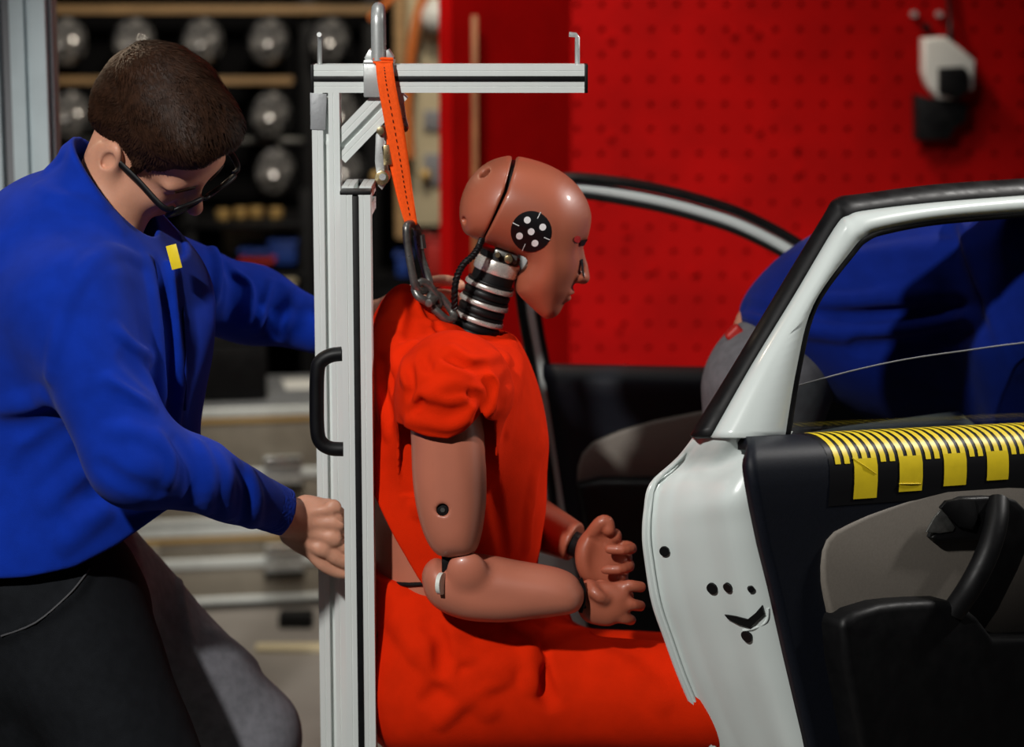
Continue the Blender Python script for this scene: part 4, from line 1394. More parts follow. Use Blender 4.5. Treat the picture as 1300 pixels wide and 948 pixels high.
def head_ops(S, H, HR, neck_to):
    S.add(ell(H(-0.008, 0, 0.018), (0.098, 0.076, 0.092), HR))
    S.add(ell(H(0.030, 0, -0.045), (0.066, 0.063, 0.080), HR), 0.03)
    for s in (-1, 1):
        S.add(rc(H(0.000, 0.052 * s, -0.070), H(0.066, 0.020 * s, -0.112), 0.020, 0.020), 0.03)
        S.add(ell(H(0.066, 0.042 * s, -0.045), (0.024, 0.024, 0.020), HR), 0.02)
        S.add(ell(H(0.079, 0.028 * s, 0.005), (0.010, 0.026, 0.008), HR), 0.022)
    S.add(ell(H(0.078, 0, -0.110), (0.018, 0.018, 0.014), HR), 0.015)
    S.add(chain([H(0.088, 0, 0.000), H(0.101, 0, -0.024), H(0.116, 0, -0.046)], [0.008, 0.009, 0.012]), 0.012)
    for s in (-1, 1):
        S.add(ell(H(0.102, 0.013 * s, -0.050), (0.011, 0.008, 0.008), HR), 0.006)
        S.sub(ell(H(0.102, 0.031 * s, -0.015), (0.014, 0.015, 0.011), HR), 0.018)
        S.sub(ell(H(0.104, 0.007 * s, -0.060), (0.006, 0.004, 0.004), HR), 0.003)
    S.add(ell(H(0.092, 0, -0.074), (0.010, 0.022, 0.006), HR), 0.008)
    S.add(ell(H(0.090, 0, -0.086), (0.010, 0.020, 0.007), HR), 0.008)
    S.sub(rc(H(0.104, -0.022, -0.080), H(0.104, 0.022, -0.080), 0.0022), 0.004)
    for s in (-1, 1):
        R2 = HR @ rot_cols((1, 0.25 * s, 0.0), (-0.25 * s, 1, 0.0), (0, 0, 1))
        S.add(ell(H(-0.002, 0.082 * s, -0.034), (0.021, 0.011, 0.034), R2), 0.005)
        S.sub(ell(H(0.003, 0.093 * s, -0.030), (0.012, 0.009, 0.022), R2), 0.004)
    for s in (-1, 1): S.add(ell(H(0.0770, 0.032 * s, -0.013), (0.0125, 0.014, 0.0105), HR), 0.006)   # lowered lids
    S.add(rc(H(-0.022, 0, -0.05), neck_to, 0.054, 0.060), 0.03)
    return S


body = Shape()
NECK0 = P(128, 285, -0.09)
head_ops(body, H, HR, NECK0)


def hand_part(S, pts, r, k=0.006, n=3):
    w = smooth_pts([P(x, y, Y) for x, y, Y in pts], n)
    S.add(chain(w, list(np.linspace(r * 1.08, r * 0.88, len(w)))), k)


# right hand closing round the front post
HY = -0.075
h1 = Shape()
h1.add(rc(P(310, 638, -0.155), P(374, 662, -0.098), 0.030, 0.026))
h1.add(inflate([(356, 682), (364, 655), (380, 630), (400, 630), (424, 638), (435, 655), (434, 675), (424, 690), (412, 701), (398, 707), (381, 703), (366, 693)], HY - 0.012, 0.020, 0.024, 3), 0.015)
for pts, r in (([(418, 642, HY - .012), (436, 656, HY - .004), (448, 668, HY + .004), (456, 674, HY)], 0.0092),
               ([(422, 662, HY - .018), (438, 674, HY - .010), (450, 684, HY), (460, 688, HY)], 0.0094),
               ([(418, 684, HY - .020), (434, 694, HY - .014), (448, 700, HY - .004), (458, 702, HY)], 0.0094),
               ([(406, 692, HY - .022), (424, 707, HY - .020), (440, 715, HY - .010), (452, 716, HY)], 0.0098),
               ([(392, 698, HY - .018), (408, 716, HY - .018), (426, 726, HY - .012), (440, 728, HY - .004)], 0.0086)):
    hand_part(h1, pts, r, 0.005)
for x, y, r in ((423, 644, .012), (428, 663, .012), (424, 683, .011), (408, 698, .009)):
    h1.add(ell(P(x, y, HY - 0.028), (r, 0.007, r)), 0.008)
for a, b in (((372, 652), (418, 646)), ((370, 662), (422, 664)), ((368, 672), (416, 682)), ((366, 680), (402, 696))):
    h1.add(rc(P(*a, HY - 0.0275), P(*b, HY - 0.0290), 0.0028, 0.0028), 0.010)
h1.sub(rc(P(428, 654, HY - 0.034), P(440, 664, HY - 0.026), 0.003), 0.005)
h1.sub(rc(P(430, 676, HY - 0.036), P(444, 684, HY - 0.028), 0.003), 0.005)
# left hand behind the dummy neck
h2s = Shape()
h2s.add(rc(P(436, 411, 0.215), P(468, 404, 0.20), 0.027, 0.024))
h2s.add(inflate([(455, 395), (470, 384), (500, 372), (530, 362), (545, 372), (545, 395), (530, 412), (500, 420), (470, 418)], 0.19, 0.018, 0.024, 3), 0.015)
for pts, r in (([(525, 368, .185), (548, 358, .17), (568, 356, .15), (584, 362, .13)], 0.0088), ([(530, 380, .185), (556, 374, .17), (576, 376, .15), (590, 384, .13)], 0.0088),
               ([(530, 392, .19), (556, 392, .18), (578, 396, .16), (588, 402, .15)], 0.0085), ([(525, 404, .19), (550, 408, .18), (566, 412, .17)], 0.0075),
               ([(490, 384, .17), (512, 372, .14), (530, 376, .12), (540, 384, .11)], 0.0095)):
    hand_part(h2s, pts, r)
core = Shape().add(rc(NECK0, P(100, 400, -0.06), 0.060, 0.13)).add(rc(P(95, 400, -0.05), P(70, 610, -0.04), 0.125, 0.10), 0.05)
core.add(chain([P(95, 380, -0.20), P(132, 492, -0.29), P(172, 585, -0.31), P(255, 606, -0.245), P(330, 640, -0.15)], [0.05, 0.045, 0.042, 0.038, 0.029]), 0.03)
core.add(chain([P(180, 355, 0.08), P(262, 368, 0.19), P(320, 388, 0.24), P(400, 413, 0.232), P(445, 409, 0.212)], [0.05, 0.045, 0.042, 0.032, 0.027]), 0.03)
mesh_joined('body', [(body, 0.0026), (h1, 0.0022), (h2s, 0.0024), (core, 0.009)], M['skin'], man)

def Hs(y, z):
    x = 0.13
    while x > 0 and body(H(x, y, z)[None])[0] > 0.0003: x -= 0.0007
    return H(x, y, z)


# eyes behind the glasses
for s in (-1, 1):
    bm = bmesh.new(); bmesh.ops.create_uvsphere(bm, u_segments=20, v_segments=12, radius=0.0118)
    bmesh.ops.translate(bm, verts=bm.verts, vec=Vector(H(0.0755, 0.032 * s, -0.016)))
    e = bm_obj('eye', bm, M['eye'], man, True)
    bm = bmesh.new(); bmesh.ops.create_uvsphere(bm, u_segments=16, v_segments=10, radius=0.0065)
    bmesh.ops.translate(bm, verts=bm.verts, vec=Vector(H(0.0812, 0.032 * s, -0.019)))
    bm_obj('iris', bm, M['iris'], e, True)
    # eyebrow
    tube('eyebrow', smooth_pts([Hs(0.014 * s, 0.002), Hs(0.028 * s, 0.007), Hs(0.046 * s, 0.003)], 4), 0.0035, M['hair'], man, 8, flat=(0.0035, 0.0028))

# hair: a close cap with combed locks over it
hair0 = Shape().add(ell(H(-0.012, 0, 0.022), (0.104, 0.083, 0.099), HR))
hair0.add(ell(H(0.044, 0, 0.076), (0.046, 0.058, 0.036), HR), 0.03)
hair0.add(ell(H(-0.055, 0, -0.030), (0.050, 0.066, 0.055), HR), 0.03)
for s in (-1, 1): hair0.add(rc(H(0.030, 0.071 * s, 0.01), H(0.036, 0.068 * s, -0.034), 0.008, 0.005), 0.012)


def hair_cut(p):
    q = (p - HC) @ HR
    # hairline: forehead, temples, around the ears and nape
    side = np.abs(q[:, 1]) / 0.08
    sd_ = np.clip((side - 0.66) / 0.16, 0, 1)
    tz = np.clip((q[:, 2] - 0.038 + 0.032 * sd_ * sd_ * (3 - 2 * sd_)) / 0.010, 0, 1)
    front = 0.046 + 0.037 * tz * tz * (3 - 2 * tz)
    a = q[:, 0] - front
    low = -(q[:, 2] + np.where(q[:, 0] > 0.050, -0.006, np.where(q[:, 0] > 0.027, 0.040, np.where(q[:, 0] > -0.016, 0.004, 0.072))))
    return np.maximum(a * 0.7, low * 0.7)


hair0.inter(Prim(hair_cut), 0.010)
hair = hair0.copy()
hw = waves(11, 260, 0.0011, 8)
hair.disp(lambda p: hw(((p - HC) @ HR) * np.array([0.35, 1.0, 0.35])))
hobj = mesh_field('hair', hair, 0.0026, M['hair'], man)
# single locks
rg = np.random.RandomState(4)
me_v = np.empty(len(hobj.data.vertices) * 3, np.float32); hobj.data.vertices.foreach_get('co', me_v); me_v = me_v.reshape(-1, 3).astype(float)
sel = me_v[rg.randint(0, len(me_v), 15000)]
g = grad(hair0, sel); g /= np.linalg.norm(g, axis=1)[:, None] + 1e-9
loc = (sel - HC) @ HR
flow_l = np.stack([np.where(loc[:, 2] > 0.05, 0.9, 0.25), 0.12 * np.sign(loc[:, 1]), np.where(loc[:, 2] > 0.05, 0.05, -0.8)], 1) + rg.normal(0, 0.22, (len(sel), 3))
flow = flow_l @ HR.T
flow -= g * (flow * g).sum(1)[:, None]; flow /= np.linalg.norm(flow, axis=1)[:, None] + 1e-9
top = np.clip((loc[:, 2] - 0.0) / 0.08, 0, 1) * np.clip((loc[:, 0] + 0.06) / 0.12, 0.15, 1)
keep = ~((loc[:, 0] > 0.05) & (loc[:, 2] < 0.058))
ln = (0.005 + 0.011 * top) * keep + 0.0012 * rg.uniform(0.6, 1.2, len(sel))
sd = np.cross(flow, g)
w = 0.0008
a_ = sel - sd * w; b_ = sel + sd * w
c_ = sel + flow * (ln * 0.6)[:, None] + g * (ln * 0.16)[:, None]
tip = sel + flow * ln[:, None] + g * (ln * 0.20)[:, None]
V_ = np.stack([a_, b_, c_ + sd * w * 0.7, c_ - sd * w * 0.7, tip], 1).reshape(-1, 3)
n_ = len(sel)
Fq = [(5 * i, 5 * i + 1, 5 * i + 2, 5 * i + 3) for i in range(n_)] + [(5 * i + 3, 5 * i + 2, 5 * i + 4) for i in range(n_)]
lk = mesh_obj('hair_locks', V_, Fq, M['hair'], hobj, False)
tag(lk, kind='stuff')

# glasses
gls = None
def rim_pts(s):
    out = []
    for k in range(28):
        a = 2 * math.pi * k / 28
        u = 0.0265 * np.sign(math.cos(a)) * abs(math.cos(a)) ** 0.72; v = 0.0185 * np.sign(math.sin(a)) * abs(math.sin(a)) ** 0.72
        y = 0.0345 + u
        out.append(H(0.1145 - 3.0 * max(0, y - 0.018) ** 2 - 0.12 * (0.0185 - v) * 0.3, s * y, -0.016 + v))
    return out
glasses = tag(tube('glasses_frame', rim_pts(-1), 0.0026, M['black'], man, 10, closed=True, flat=(0.0032, 0.0040)), 'black framed glasses')
tube('rim', rim_pts(1), 0.0026, M['black'], glasses, 10, closed=True, flat=(0.0032, 0.0040))
tube('bridge', smooth_pts([H(0.1142, -0.009, -0.010), H(0.1172, 0, -0.0065), H(0.1142, 0.009, -0.010)], 5), 0.0026, M['black'], glasses, 10)
for s in (-1, 1):
    tube('temple', smooth_pts([H(0.1055, 0.0605 * s, -0.006), H(0.1035, 0.0690 * s, -0.004), H(0.090, 0.0750 * s, -0.005), H(0.050, 0.0790 * s, -0.010), H(0.022, 0.0830 * s, -0.015), H(0.010, 0.0840 * s, -0.018), H(-0.004, 0.0800 * s, -0.030)], 5), 0.0026, M['black'], glasses, 10, flat=(0.0058, 0.0036), up=hu)
    r_ = rim_pts(s); c0 = sum(r_) / len(r_)
    mesh_obj('spectacle_lens', r_ + [c0], [(i, (i + 1) % 28, 28) for i in range(28)], M['lens'], glasses, True)

# sweatshirt
sw0 = Shape()
sw0.add(ell(P(105, 400, -0.06), (0.165, 0.215, 0.20)))
sw0.add(rc(P(95, 450, -0.06), P(80, 660, -0.05), 0.165, 0.155), 0.10)
sw0.add(rc(P(75, 330, -0.10), P(90, 330, 0.02), 0.105, 0.10), 0.08)
sw0.add(rc(P(190, 380, -0.04), P(180, 600, -0.03), 0.052, 0.050), 0.08)
sw0.add(rc(P(175, 640, -0.10), P(40, 680, -0.10), 0.10, 0.12), 0.06)
sw0.add(rc(P(95, 560, -0.10), P(58, 712, -0.125), 0.13, 0.145), 0.08)
# right arm
sw0.add(chain([P(92, 385, -0.25), P(128, 490, -0.30), P(172, 585, -0.32)], [0.082, 0.066, 0.060]), 0.05)
sw0.add(chain([P(172, 585, -0.32), P(255, 606, -0.26), P(348, 645, -0.135)], [0.060, 0.050, 0.036]), 0.03)
# left arm
sw0.add(chain([P(190, 350, 0.12), P(262, 368, 0.20), P(320, 388, 0.25)], [0.075, 0.066, 0.058]), 0.05)
sw0.add(chain([P(320, 388, 0.25), P(400, 414, 0.235), P(440, 410, 0.215)], [0.058, 0.040, 0.035]), 0.03)
# collar
ca, cb = P(112, 330, -0.09), P(150, 205, -0.10)
sw0.add(rc(ca, P(146, 222, -0.10), 0.088, 0.079), 0.03)
sweat = sw0.copy()
for lnn, r, h in [
    ([(60, 480), (80, 400), (105, 345), (140, 320), (180, 330)], 0.010, 0.004),          # shoulder seam
    ([(190, 330), (200, 400), (205, 470), (205, 540)], 0.012, 0.006), ([(218, 320), (225, 400), (228, 480), (226, 540)], 0.008, 0.006),
    ([(208, 330), (214, 420), (216, 520)], 0.008, -0.006),
    ([(150, 420), (170, 440), (190, 456)], 0.008, 0.009), ([(160, 455), (178, 472), (192, 490)], 0.011, -0.007), ([(140, 482), (168, 500), (192, 516)], 0.008, 0.009),
    ([(140, 545), (170, 545), (200, 560)], 0.012, 0.005), ([(130, 590), (160, 610), (200, 625)], 0.012, -0.005),
    ([(200, 552), (218, 582), (217, 612)], 0.008, 0.007), ([(225, 560), (242, 590), (244, 635)], 0.009, -0.004), ([(252, 566), (266, 600), (262, 650)], 0.007, 0.006), ([(275, 580), (290, 610), (288, 655)], 0.008, 0.004),
    ([(300, 592), (314, 620), (310, 660)], 0.008, -0.004), ([(318, 596), (326, 630), (322, 668)], 0.010, 0.006),
    ([(0, 520), (40, 510), (80, 495)], 0.016, 0.008), ([(0, 545), (40, 540), (85, 520)], 0.016, -0.008), ([(60, 640), (110, 590), (130, 560)], 0.018, 0.006), ([(80, 690), (140, 640), (190, 600)], 0.018, 0.006),
    ([(100, 640), (150, 600)], 0.018, -0.007), ([(20, 600), (60, 560), (90, 540)], 0.016, -0.006),
    ([(262, 300), (276, 335), (274, 380)], 0.008, 0.009), ([(288, 335), (300, 360), (296, 400)], 0.010, -0.006), ([(302, 345), (318, 365), (314, 412)], 0.007, 0.009), ([(346, 360), (336, 388), (326, 420)], 0.006, 0.006), ([(376, 372), (366, 398), (358, 432)], 0.006, 0.006), ([(355, 366), (348, 395), (345, 425)], 0.009, -0.004),
    ([(50, 235), (70, 250), (110, 262), (150, 290)], 0.010, 0.004), ([(60, 215), (76, 200), (84, 178)], 0.009, 0.004)]:
    fold(sweat, sw0, lnn, r, h)
sweat.disp(waves(8, 38, 0.0022))
# open the collar, cut hem and cuffs
cax = (cb - ca) / np.linalg.norm(cb - ca)
sweat.sub(rc(P(124, 312, -0.09), P(190, 120, -0.10), 0.070, 0.078), 0.004)
cpa, cpb, cpc = P(76, 180, -0.17), P(165, 297, -0.19), P(116, 166, -0.02)
cn = np.cross(cpb - cpa, cpc - cpa); cn /= np.linalg.norm(cn)
if cn[0] < 0: cn = -cn
csph = P(165, 225, -0.09)
sweat.sub(Prim(lambda p: np.maximum(np.maximum(-((p - cpa) @ cn), np.linalg.norm(p - csph, axis=1) - 0.135), p[:, 1] - 0.03)), 0.006)
wr_c, wr_n = P(350, 642, -0.135), A3((0.9, 0.4, -0.35)) / np.linalg.norm((0.9, 0.4, -0.35))
sweat.inter(Prim(lambda p: np.where(p[:, 1] < 0.0, (p - wr_c) @ wr_n, -1.0)), 0.004)
sweat.inter(cut2([(-400, 100), (700, -200), (700, 640), (300, 720), (240, 640), (204, 656), (150, 690), (100, 712), (40, 722), (-60, 728), (-400, 728)], -0.22), 0.006)
sm = mesh_field('sweatshirt', sweat, 0.0042, M['sweat'], man)
tag(sm, 'blue long-sleeved sweatshirt')
cuff = Shape().add(rc(P(322, 634, -0.168), P(360, 650, -0.122), 0.0375, 0.0335))
cuff.disp(lambda p: 0.0008 * np.sin(np.arctan2(p[:, 2] - P(345, 643, -.17)[2], p[:, 1] + 0.17) * 40))
cuff.inter(plane(P(364, 648, -0.122), (0.85, 0.4, -0.35)), 0.002).inter(plane(P(326, 632, -0.165), (-0.85, -0.4, 0.35)), 0.004)
mesh_field('cuff', cuff, 0.0026, M['sweat'], sm)
# zip and yellow tag
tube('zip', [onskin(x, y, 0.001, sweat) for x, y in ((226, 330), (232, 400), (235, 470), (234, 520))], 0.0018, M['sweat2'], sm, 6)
box('yellow_tag', P(221, 326, -0.172), (0.016, 0.002, 0.034), M['yellow'], man, frame((0.9, -0.3, 0.25)), 0.0006)

# trousers and shoes
tr0 = Shape()
hipR, hipL = P(62, 750, -0.13), P(110, 735, 0.06)
kR, kL = P(185, 1000, -0.24), P(318, 935, 0.14)
tr0.add(ell(P(50, 775, -0.04), (0.165, 0.150, 0.12)))
tr0.add(rc(P(5, 770, -0.06), P(60, 900, -0.10), 0.15, 0.10), 0.06)
tr0.add(rc(hipR, kR, 0.128, 0.088), 0.05)
tr0.add(rc(hipL, kL, 0.105, 0.078), 0.05)
aR, aL = np.array([kR[0] - 0.10, kR[1] + 0.06, 0.10]), np.array([kL[0] - 0.06, kL[1] + 0.12, 0.10])
tr0.add(rc(kR, aR, 0.075, 0.060), 0.03)
tr0.add(rc(kL, aL, 0.076, 0.060), 0.03)
trs = tr0.copy()
for lnn, r, h in [([(0, 808), (45, 788), (90, 755), (112, 724)], 0.006, 0.005), ([(195, 660), (215, 700), (232, 750), (244, 820)], 0.007, 0.004), ([(260, 740), (300, 780), (330, 830)], 0.014, 0.005),
                  ([(300, 730), (330, 770), (345, 800)], 0.014, -0.004), ([(270, 800), (320, 840), (350, 880)], 0.016, 0.005)]:
    fold(trs, tr0, lnn, r, h)
trs.disp(waves(9, 35, 0.0025))
xs_ = P(205, 760, 0.0)
tm = mesh_field('trousers', trs, 0.006, None, man, mats=[M['trousers'], M['trousers_lit'], M['black']],
                matfn=lambda c: np.where(c[:, 1] < -0.055, 0, 1))  # near leg painted in the shaded tone, far leg in the lit one
tag(tm, 'grey work trousers')
tube('pocket_piping', smooth_pts([onskin(x, y, 0.001, trs) for x, y in ((2, 807), (45, 790), (85, 757), (104, 735), (113, 722))], 4), 0.0014, M['piping'], tm, 6)
# black patch lying over the left thigh
pk0 = tr0.copy()
pk = Shape()
pk.add(Prim(lambda p: tr0(p) - 0.006, *tr0.bounds()))
pk.inter(Prim(lambda p: -(tr0(p) - 0.0005)), 0)
pk.inter(cut2([(190, 600), (262, 628), (300, 645), (318, 660), (314, 672), (290, 690), (258, 702), (225, 712), (200, 690)], 0.05), 0.003)
pk.inter(plane((0, -0.02, 0), (0, -1, 0)), 0.003)
mesh_field('black_thigh_patch', pk, 0.003, M['black'], tm, lo=P(180, 730, 0) - [0, 0.1, 0], hi=P(330, 590, 0.0) + [0.02, 0.3, 0])
for a in (aR, aL):
    st = Shape().add(rc(a + [-0.03, 0, -0.05], a + [0.17, -0.02, -0.06], 0.048, 0.040)).add(rc(a + [0, 0, 0.02], a + [0, 0, -0.04], 0.052), 0.03)
    st.inter(plane((0, 0, 0.002), (0, 0, -1)), 0.006)
    mesh_field('shoe', st, 0.006, M['shoe'], man)

# ---------------------------------------------------------------- second person bending behind the near door
p2 = thing('person', P(930, 1500, 0.33) * [1, 1, 0], 'person in blue sweatshirt bending over behind the near car door', 'person')
PY = 0.36
t0 = Shape().add(inflate([(940, 392), (958, 362), (1000, 322), (1060, 286), (1150, 252), (1250, 233), (1330, 226), (1420, 236), (1450, 320), (1420, 460), (1340, 540), (1200, 555), (1080, 520), (1000, 465), (950, 432), (942, 412)], PY, 0.18, 0.11, 3))
t0.add(chain([P(1290, 320, PY - 0.19), P(1290, 440, PY - 0.22), P(1310, 560, PY - 0.20)], [0.075, 0.066, 0.055]), 0.05)
t0.add(chain([P(1330, 320, PY + 0.15), P(1360, 440, PY + 0.2), P(1400, 540, PY + 0.14)], [0.075, 0.066, 0.055]), 0.05)
t1 = t0.copy()
for lnn, r, h in [([(985, 392), (1080, 400), (1200, 392), (1260, 380)], 0.014, -0.010), ([(990, 410), (1080, 425), (1200, 412), (1260, 396)], 0.014, 0.009), ([(1000, 375), (1080, 380), (1180, 372)], 0.014, 0.007),
                  ([(945, 400), (975, 408), (1000, 420)], 0.010, 0.006), ([(945, 388), (980, 395), (1010, 398)], 0.010, -0.006), ([(1215, 270), (1235, 330), (1262, 400), (1290, 470)], 0.014, 0.008), ([(1200, 290), (1220, 350), (1245, 410)], 0.014, -0.008),
                  ([(1060, 330), (1120, 320), (1200, 310)], 0.018, 0.004), ([(1090, 440), (1150, 436), (1230, 420)], 0.014, -0.006)]:
    fold(t1, t0, lnn, r, h)
t1.disp(waves(21, 30, 0.002))
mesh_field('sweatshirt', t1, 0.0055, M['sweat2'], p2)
q0 = Shape().add(ell(P(985, 470, PY), (0.10, 0.165, 0.10)))
for s in (-1, 1):
    hp2 = P(960, 490, PY + 0.085 * s); k2 = hp2 + [0.03, -0.02, -0.42]; a2 = np.array([k2[0] - 0.06, k2[1] + 0.03, 0.10])
    q0.add(rc(hp2, k2, 0.088, 0.07), 0.05).add(rc(k2, a2, 0.07, 0.058), 0.03)
    st = Shape().add(rc(a2 + [-0.03, 0, -0.05], a2 + [0.17, 0, -0.06], 0.048, 0.04)).add(rc(a2 + [0, 0, 0.02], a2 + [0, 0, -0.04], 0.052), 0.03)
    st.inter(plane((0, 0, 0.002), (0, 0, -1)), 0.006)
    mesh_field('shoe', st, 0.007, M['shoe'], p2)
q1 = q0.copy().disp(waves(23, 35, 0.003))
mesh_field('trousers', q1, 0.007, M['trousers3'], p2)
pp0 = P(937, 428, PY - 0.09)
pt = mesh_field('hip_patch', Shape().add(rbox(pp0, (0.014, 0.012, 0.018), 0.005, frame((0.7, 0, 0.7)))), 0.003, M['redbin'], p2)
tag(pt, 'red cloth sticking out of the pocket')
H2C = P(1500, 270, PY)
H2R = rot_cols((0.75, 0, -0.66), (0, 1, 0), (0.66, 0, 0.75))
def H2(x, y, z): return H2C + H2R @ A3((x, y, z))
b2 = head_ops(Shape(), H2, H2R, P(1390, 300, PY))
parts2 = [(b2, 0.005)]
hh2 = Shape().add(ell(H2(-0.012, 0, 0.024), (0.102, 0.081, 0.096), H2R))
hh2.inter(plane(H2(0.07, 0, 0.03), H2R @ A3((0.8, 0, -0.6))), 0.01)
mesh_field('hair', hh2, 0.006, M['hair'], p2)
for s, e in ((-1, P(1310, 575, PY - 0.20)), (1, P(1405, 560, PY + 0.14))):
    hd = Shape().add(rc(e + [0, 0, 0.03], e + [0.02, 0, -0.03], 0.026, 0.022)).add(rbox(e + [0.03, 0, -0.075], (0.016, 0.04, 0.05), 0.014), 0.02)
    for k in range(4): hd.add(chain([e + [0.03, -0.03 + 0.02 * k, -0.11], e + [0.04, -0.03 + 0.02 * k, -0.15], e + [0.035, -0.03 + 0.02 * k, -0.18 + 0.008 * abs(k - 1.5)]], [0.009, 0.008, 0.007]), 0.005)
    hd.add(chain([e + [0.03, -0.035 * s, -0.06], e + [0.05, -0.055 * s, -0.09], e + [0.055, -0.06 * s, -0.12]], [0.011, 0.009, 0.008]), 0.006)
    parts2.append((hd, 0.004))
c2 = Shape().add(rc(P(1000, 430, PY), P(1380, 310, PY), 0.09, 0.09))
for s, e in ((-1, P(1310, 575, PY - 0.20)), (1, P(1405, 560, PY + 0.14))):
    c2.add(chain([P(1310, 330, PY + 0.14 * s), P(1320, 440, PY + 0.19 * s), e + [0, 0, 0.01]], [0.045, 0.04, 0.025]), 0.02)
parts2.append((c2, 0.009))
mesh_joined('body', parts2, M['skin'], p2)
# ---------------------------------------------------------------- lamp rack at the back
RY_ = 4.5
rack = thing('lamp_rack', (P(250, 300, RY_)[0], RY_ + 0.1, 0), 'black rack at the back holding rows of round lamps', 'rack')
def hbar(name, x0, x1, y, Y, h, d, mt, par):
    a, b = P(x0, y, Y), P(x1, y, Y)
    return box(name, ((a[0] + b[0]) / 2, Y, a[2]), (b[0] - a[0], d, h), mt, par, bevel=0.003)
def vbar(name, x, y0, y1, Y, w, d, mt, par):
    a, b = P(x, y0, Y), P(x, y1, Y)
    return box(name, (a[0], Y, (a[2] + b[2]) / 2), (w, d, abs(a[2] - b[2])), mt, par, bevel=0.003)
hbar('wooden_rail', 40, 480, 12, RY_ + 0.05, 0.026, 0.05, M['wood'], rack)
hbar('wooden_rail', 40, 372, 102, RY_ + 0.05, 0.022, 0.05, M['wood'], rack)
hbar('metal_rail', 60, 385, 178, RY_ + 0.05, 0.014, 0.04, M['darksteel'], rack)
hbar('metal_rail', 40, 480, -40, RY_ + 0.05, 0.03, 0.05, M['darksteel'], rack)
for x in (52, 388, 470): vbar('rack_post', x, -60, 860, RY_ + 0.1, 0.05, 0.05, M['black'], rack)
back = P(250, 100, RY_ + 0.2); b0, b1 = P(40, 250, RY_ + 0.2), P(480, -60, RY_ + 0.2)
box('back_board', ((b0[0] + b1[0]) / 2, RY_ + 0.2, (b0[2] + b1[2]) / 2), (b1[0] - b0[0], 0.02, b1[2] - b0[2]), M['darkwall'], rack, bevel=0)
ROWS = [('top row', 53, [(84, 'first'), (171, 'second'), (258, 'third'), (342, 'fourth'), (420, 'last')]),
        ('middle row', 146, [(90, 'first'), (345, 'second'), (432, 'last')]),
        ('bottom row', 218, [(350, 'first'), (438, 'last')])]
LR = 0.076
proto = None
for rn, y, xs in ROWS:
    for x, nth in xs:
        c = P(x, y, RY_)
        if proto is None:
            proto = thing('reflector_lamp', c, 'x', 'lamp', 'round lamps on the black rack')
            bm = bmesh.new()
            prof = [(0.0, -0.034), (0.02, -0.033), (0.04, -0.028), (0.06, -0.018), (LR, 0.0)]
            seg = 28; rings = []
            for r, d in prof:
                rings.append([bm.verts.new((c[0] + r * math.cos(2 * math.pi * k / seg), c[1] + d, c[2] + r * math.sin(2 * math.pi * k / seg))) for k in range(seg)] if r else [bm.verts.new((c[0], c[1] + d, c[2]))])
            for k in range(seg): bm.faces.new((rings[0][0], rings[1][k], rings[1][(k + 1) % seg]))
            for a, b in zip(rings[1:], rings[2:]):
                for k in range(seg): bm.faces.new((a[k], b[k], b[(k + 1) % seg], a[(k + 1) % seg]))
            parts = [bm_obj('lamp_face', bm, M['lampglass'], proto, True)]
            bm = bmesh.new(); add_cyl(bm, c + [0, 0.03, 0], (0, 1, 0), LR * 1.04, 0.05, 28, LR * 0.7); parts.append(bm_obj('lamp_shell', bm, M['black'], proto, angle=35))
            o = proto
        else:
            o = proto.copy(); COL.objects.link(o); o.location = c
            for pt in parts:
                q = pt.copy(); COL.objects.link(q); q.parent = o; q.matrix_parent_inverse = pt.matrix_parent_inverse.copy()
        o.rotation_euler = (0, 0, math.radians(38))
        tag(o, 'round faceted lamp on the black rack, %s of its %s from the left' % (nth, rn))
# shelves under the lamps with boxes
shelf = thing('storage_shelf', P(330, 420, 4.0) * [1, 1, 0], 'black storage shelf under the lamps holding bins and boxes', 'shelf')
for y, Y in ((277, 4.0), (340, 4.0), (378, 4.0)): hbar('shelf_board', 235, 392, y, Y + 0.15, 0.02, 0.4, M['black'], shelf)
for x in (240, 388): vbar('shelf_post', x, 240, 700, 3.98, 0.04, 0.04, M['black'], shelf)
def bx(name, x0, y0, x1, y1, Y, mt, label, cat, group=None, d=0.2):
    a, b = P(x0, y1, Y), P(x1, y0, Y)
    t = thing(name, ((a[0] + b[0]) / 2, Y + d / 2, a[2]), label, cat, group)
    w, h = b[0] - a[0], b[2] - a[2]
    c = ((a[0] + b[0]) / 2, Y + d / 2, (a[2] + b[2]) / 2)
    box('bin_body', c, (w, d, h), mt, t, bevel=0.006)
    box('bin_lip', (c[0], c[1], b[2] - 0.006), (w + 0.012, d + 0.012, 0.012), mt, t, bevel=0.003)
    return t
bx('carton', 284, 288, 374, 332, 4.2, M['cream'], 'long cream carton on the shelf right under the lamps', 'box')
bx('plastic_bin', 305, 318, 340, 336, 3.95, M['bluebin'], 'small blue bin on the shelf, nearer the man', 'bin')
bx('plastic_bin', 343, 306, 375, 336, 3.95, M['bluebin'], 'taller blue bin on the shelf, nearer the post', 'bin')
bx('plastic_bin', 306, 329, 345, 337, 3.85, M['redbin'], 'low red bin in front of the blue bins', 'bin', d=0.08)
bx('carton', 310, 354, 374, 370, 3.95, M['cream'], 'cream carton on the lower shelf behind the arm', 'box')
glints = [(283, 272, 'brass tin standing in for a blurred light under the lamps, nearest the man'), (305, 270, 'brass tin standing in for a blurred light under the lamps, second from the man'), (325, 269, 'brass tin standing in for a blurred light under the lamps, third from the man'), (350, 270, 'brass tin standing in for a blurred light under the lamps, nearest the post')]
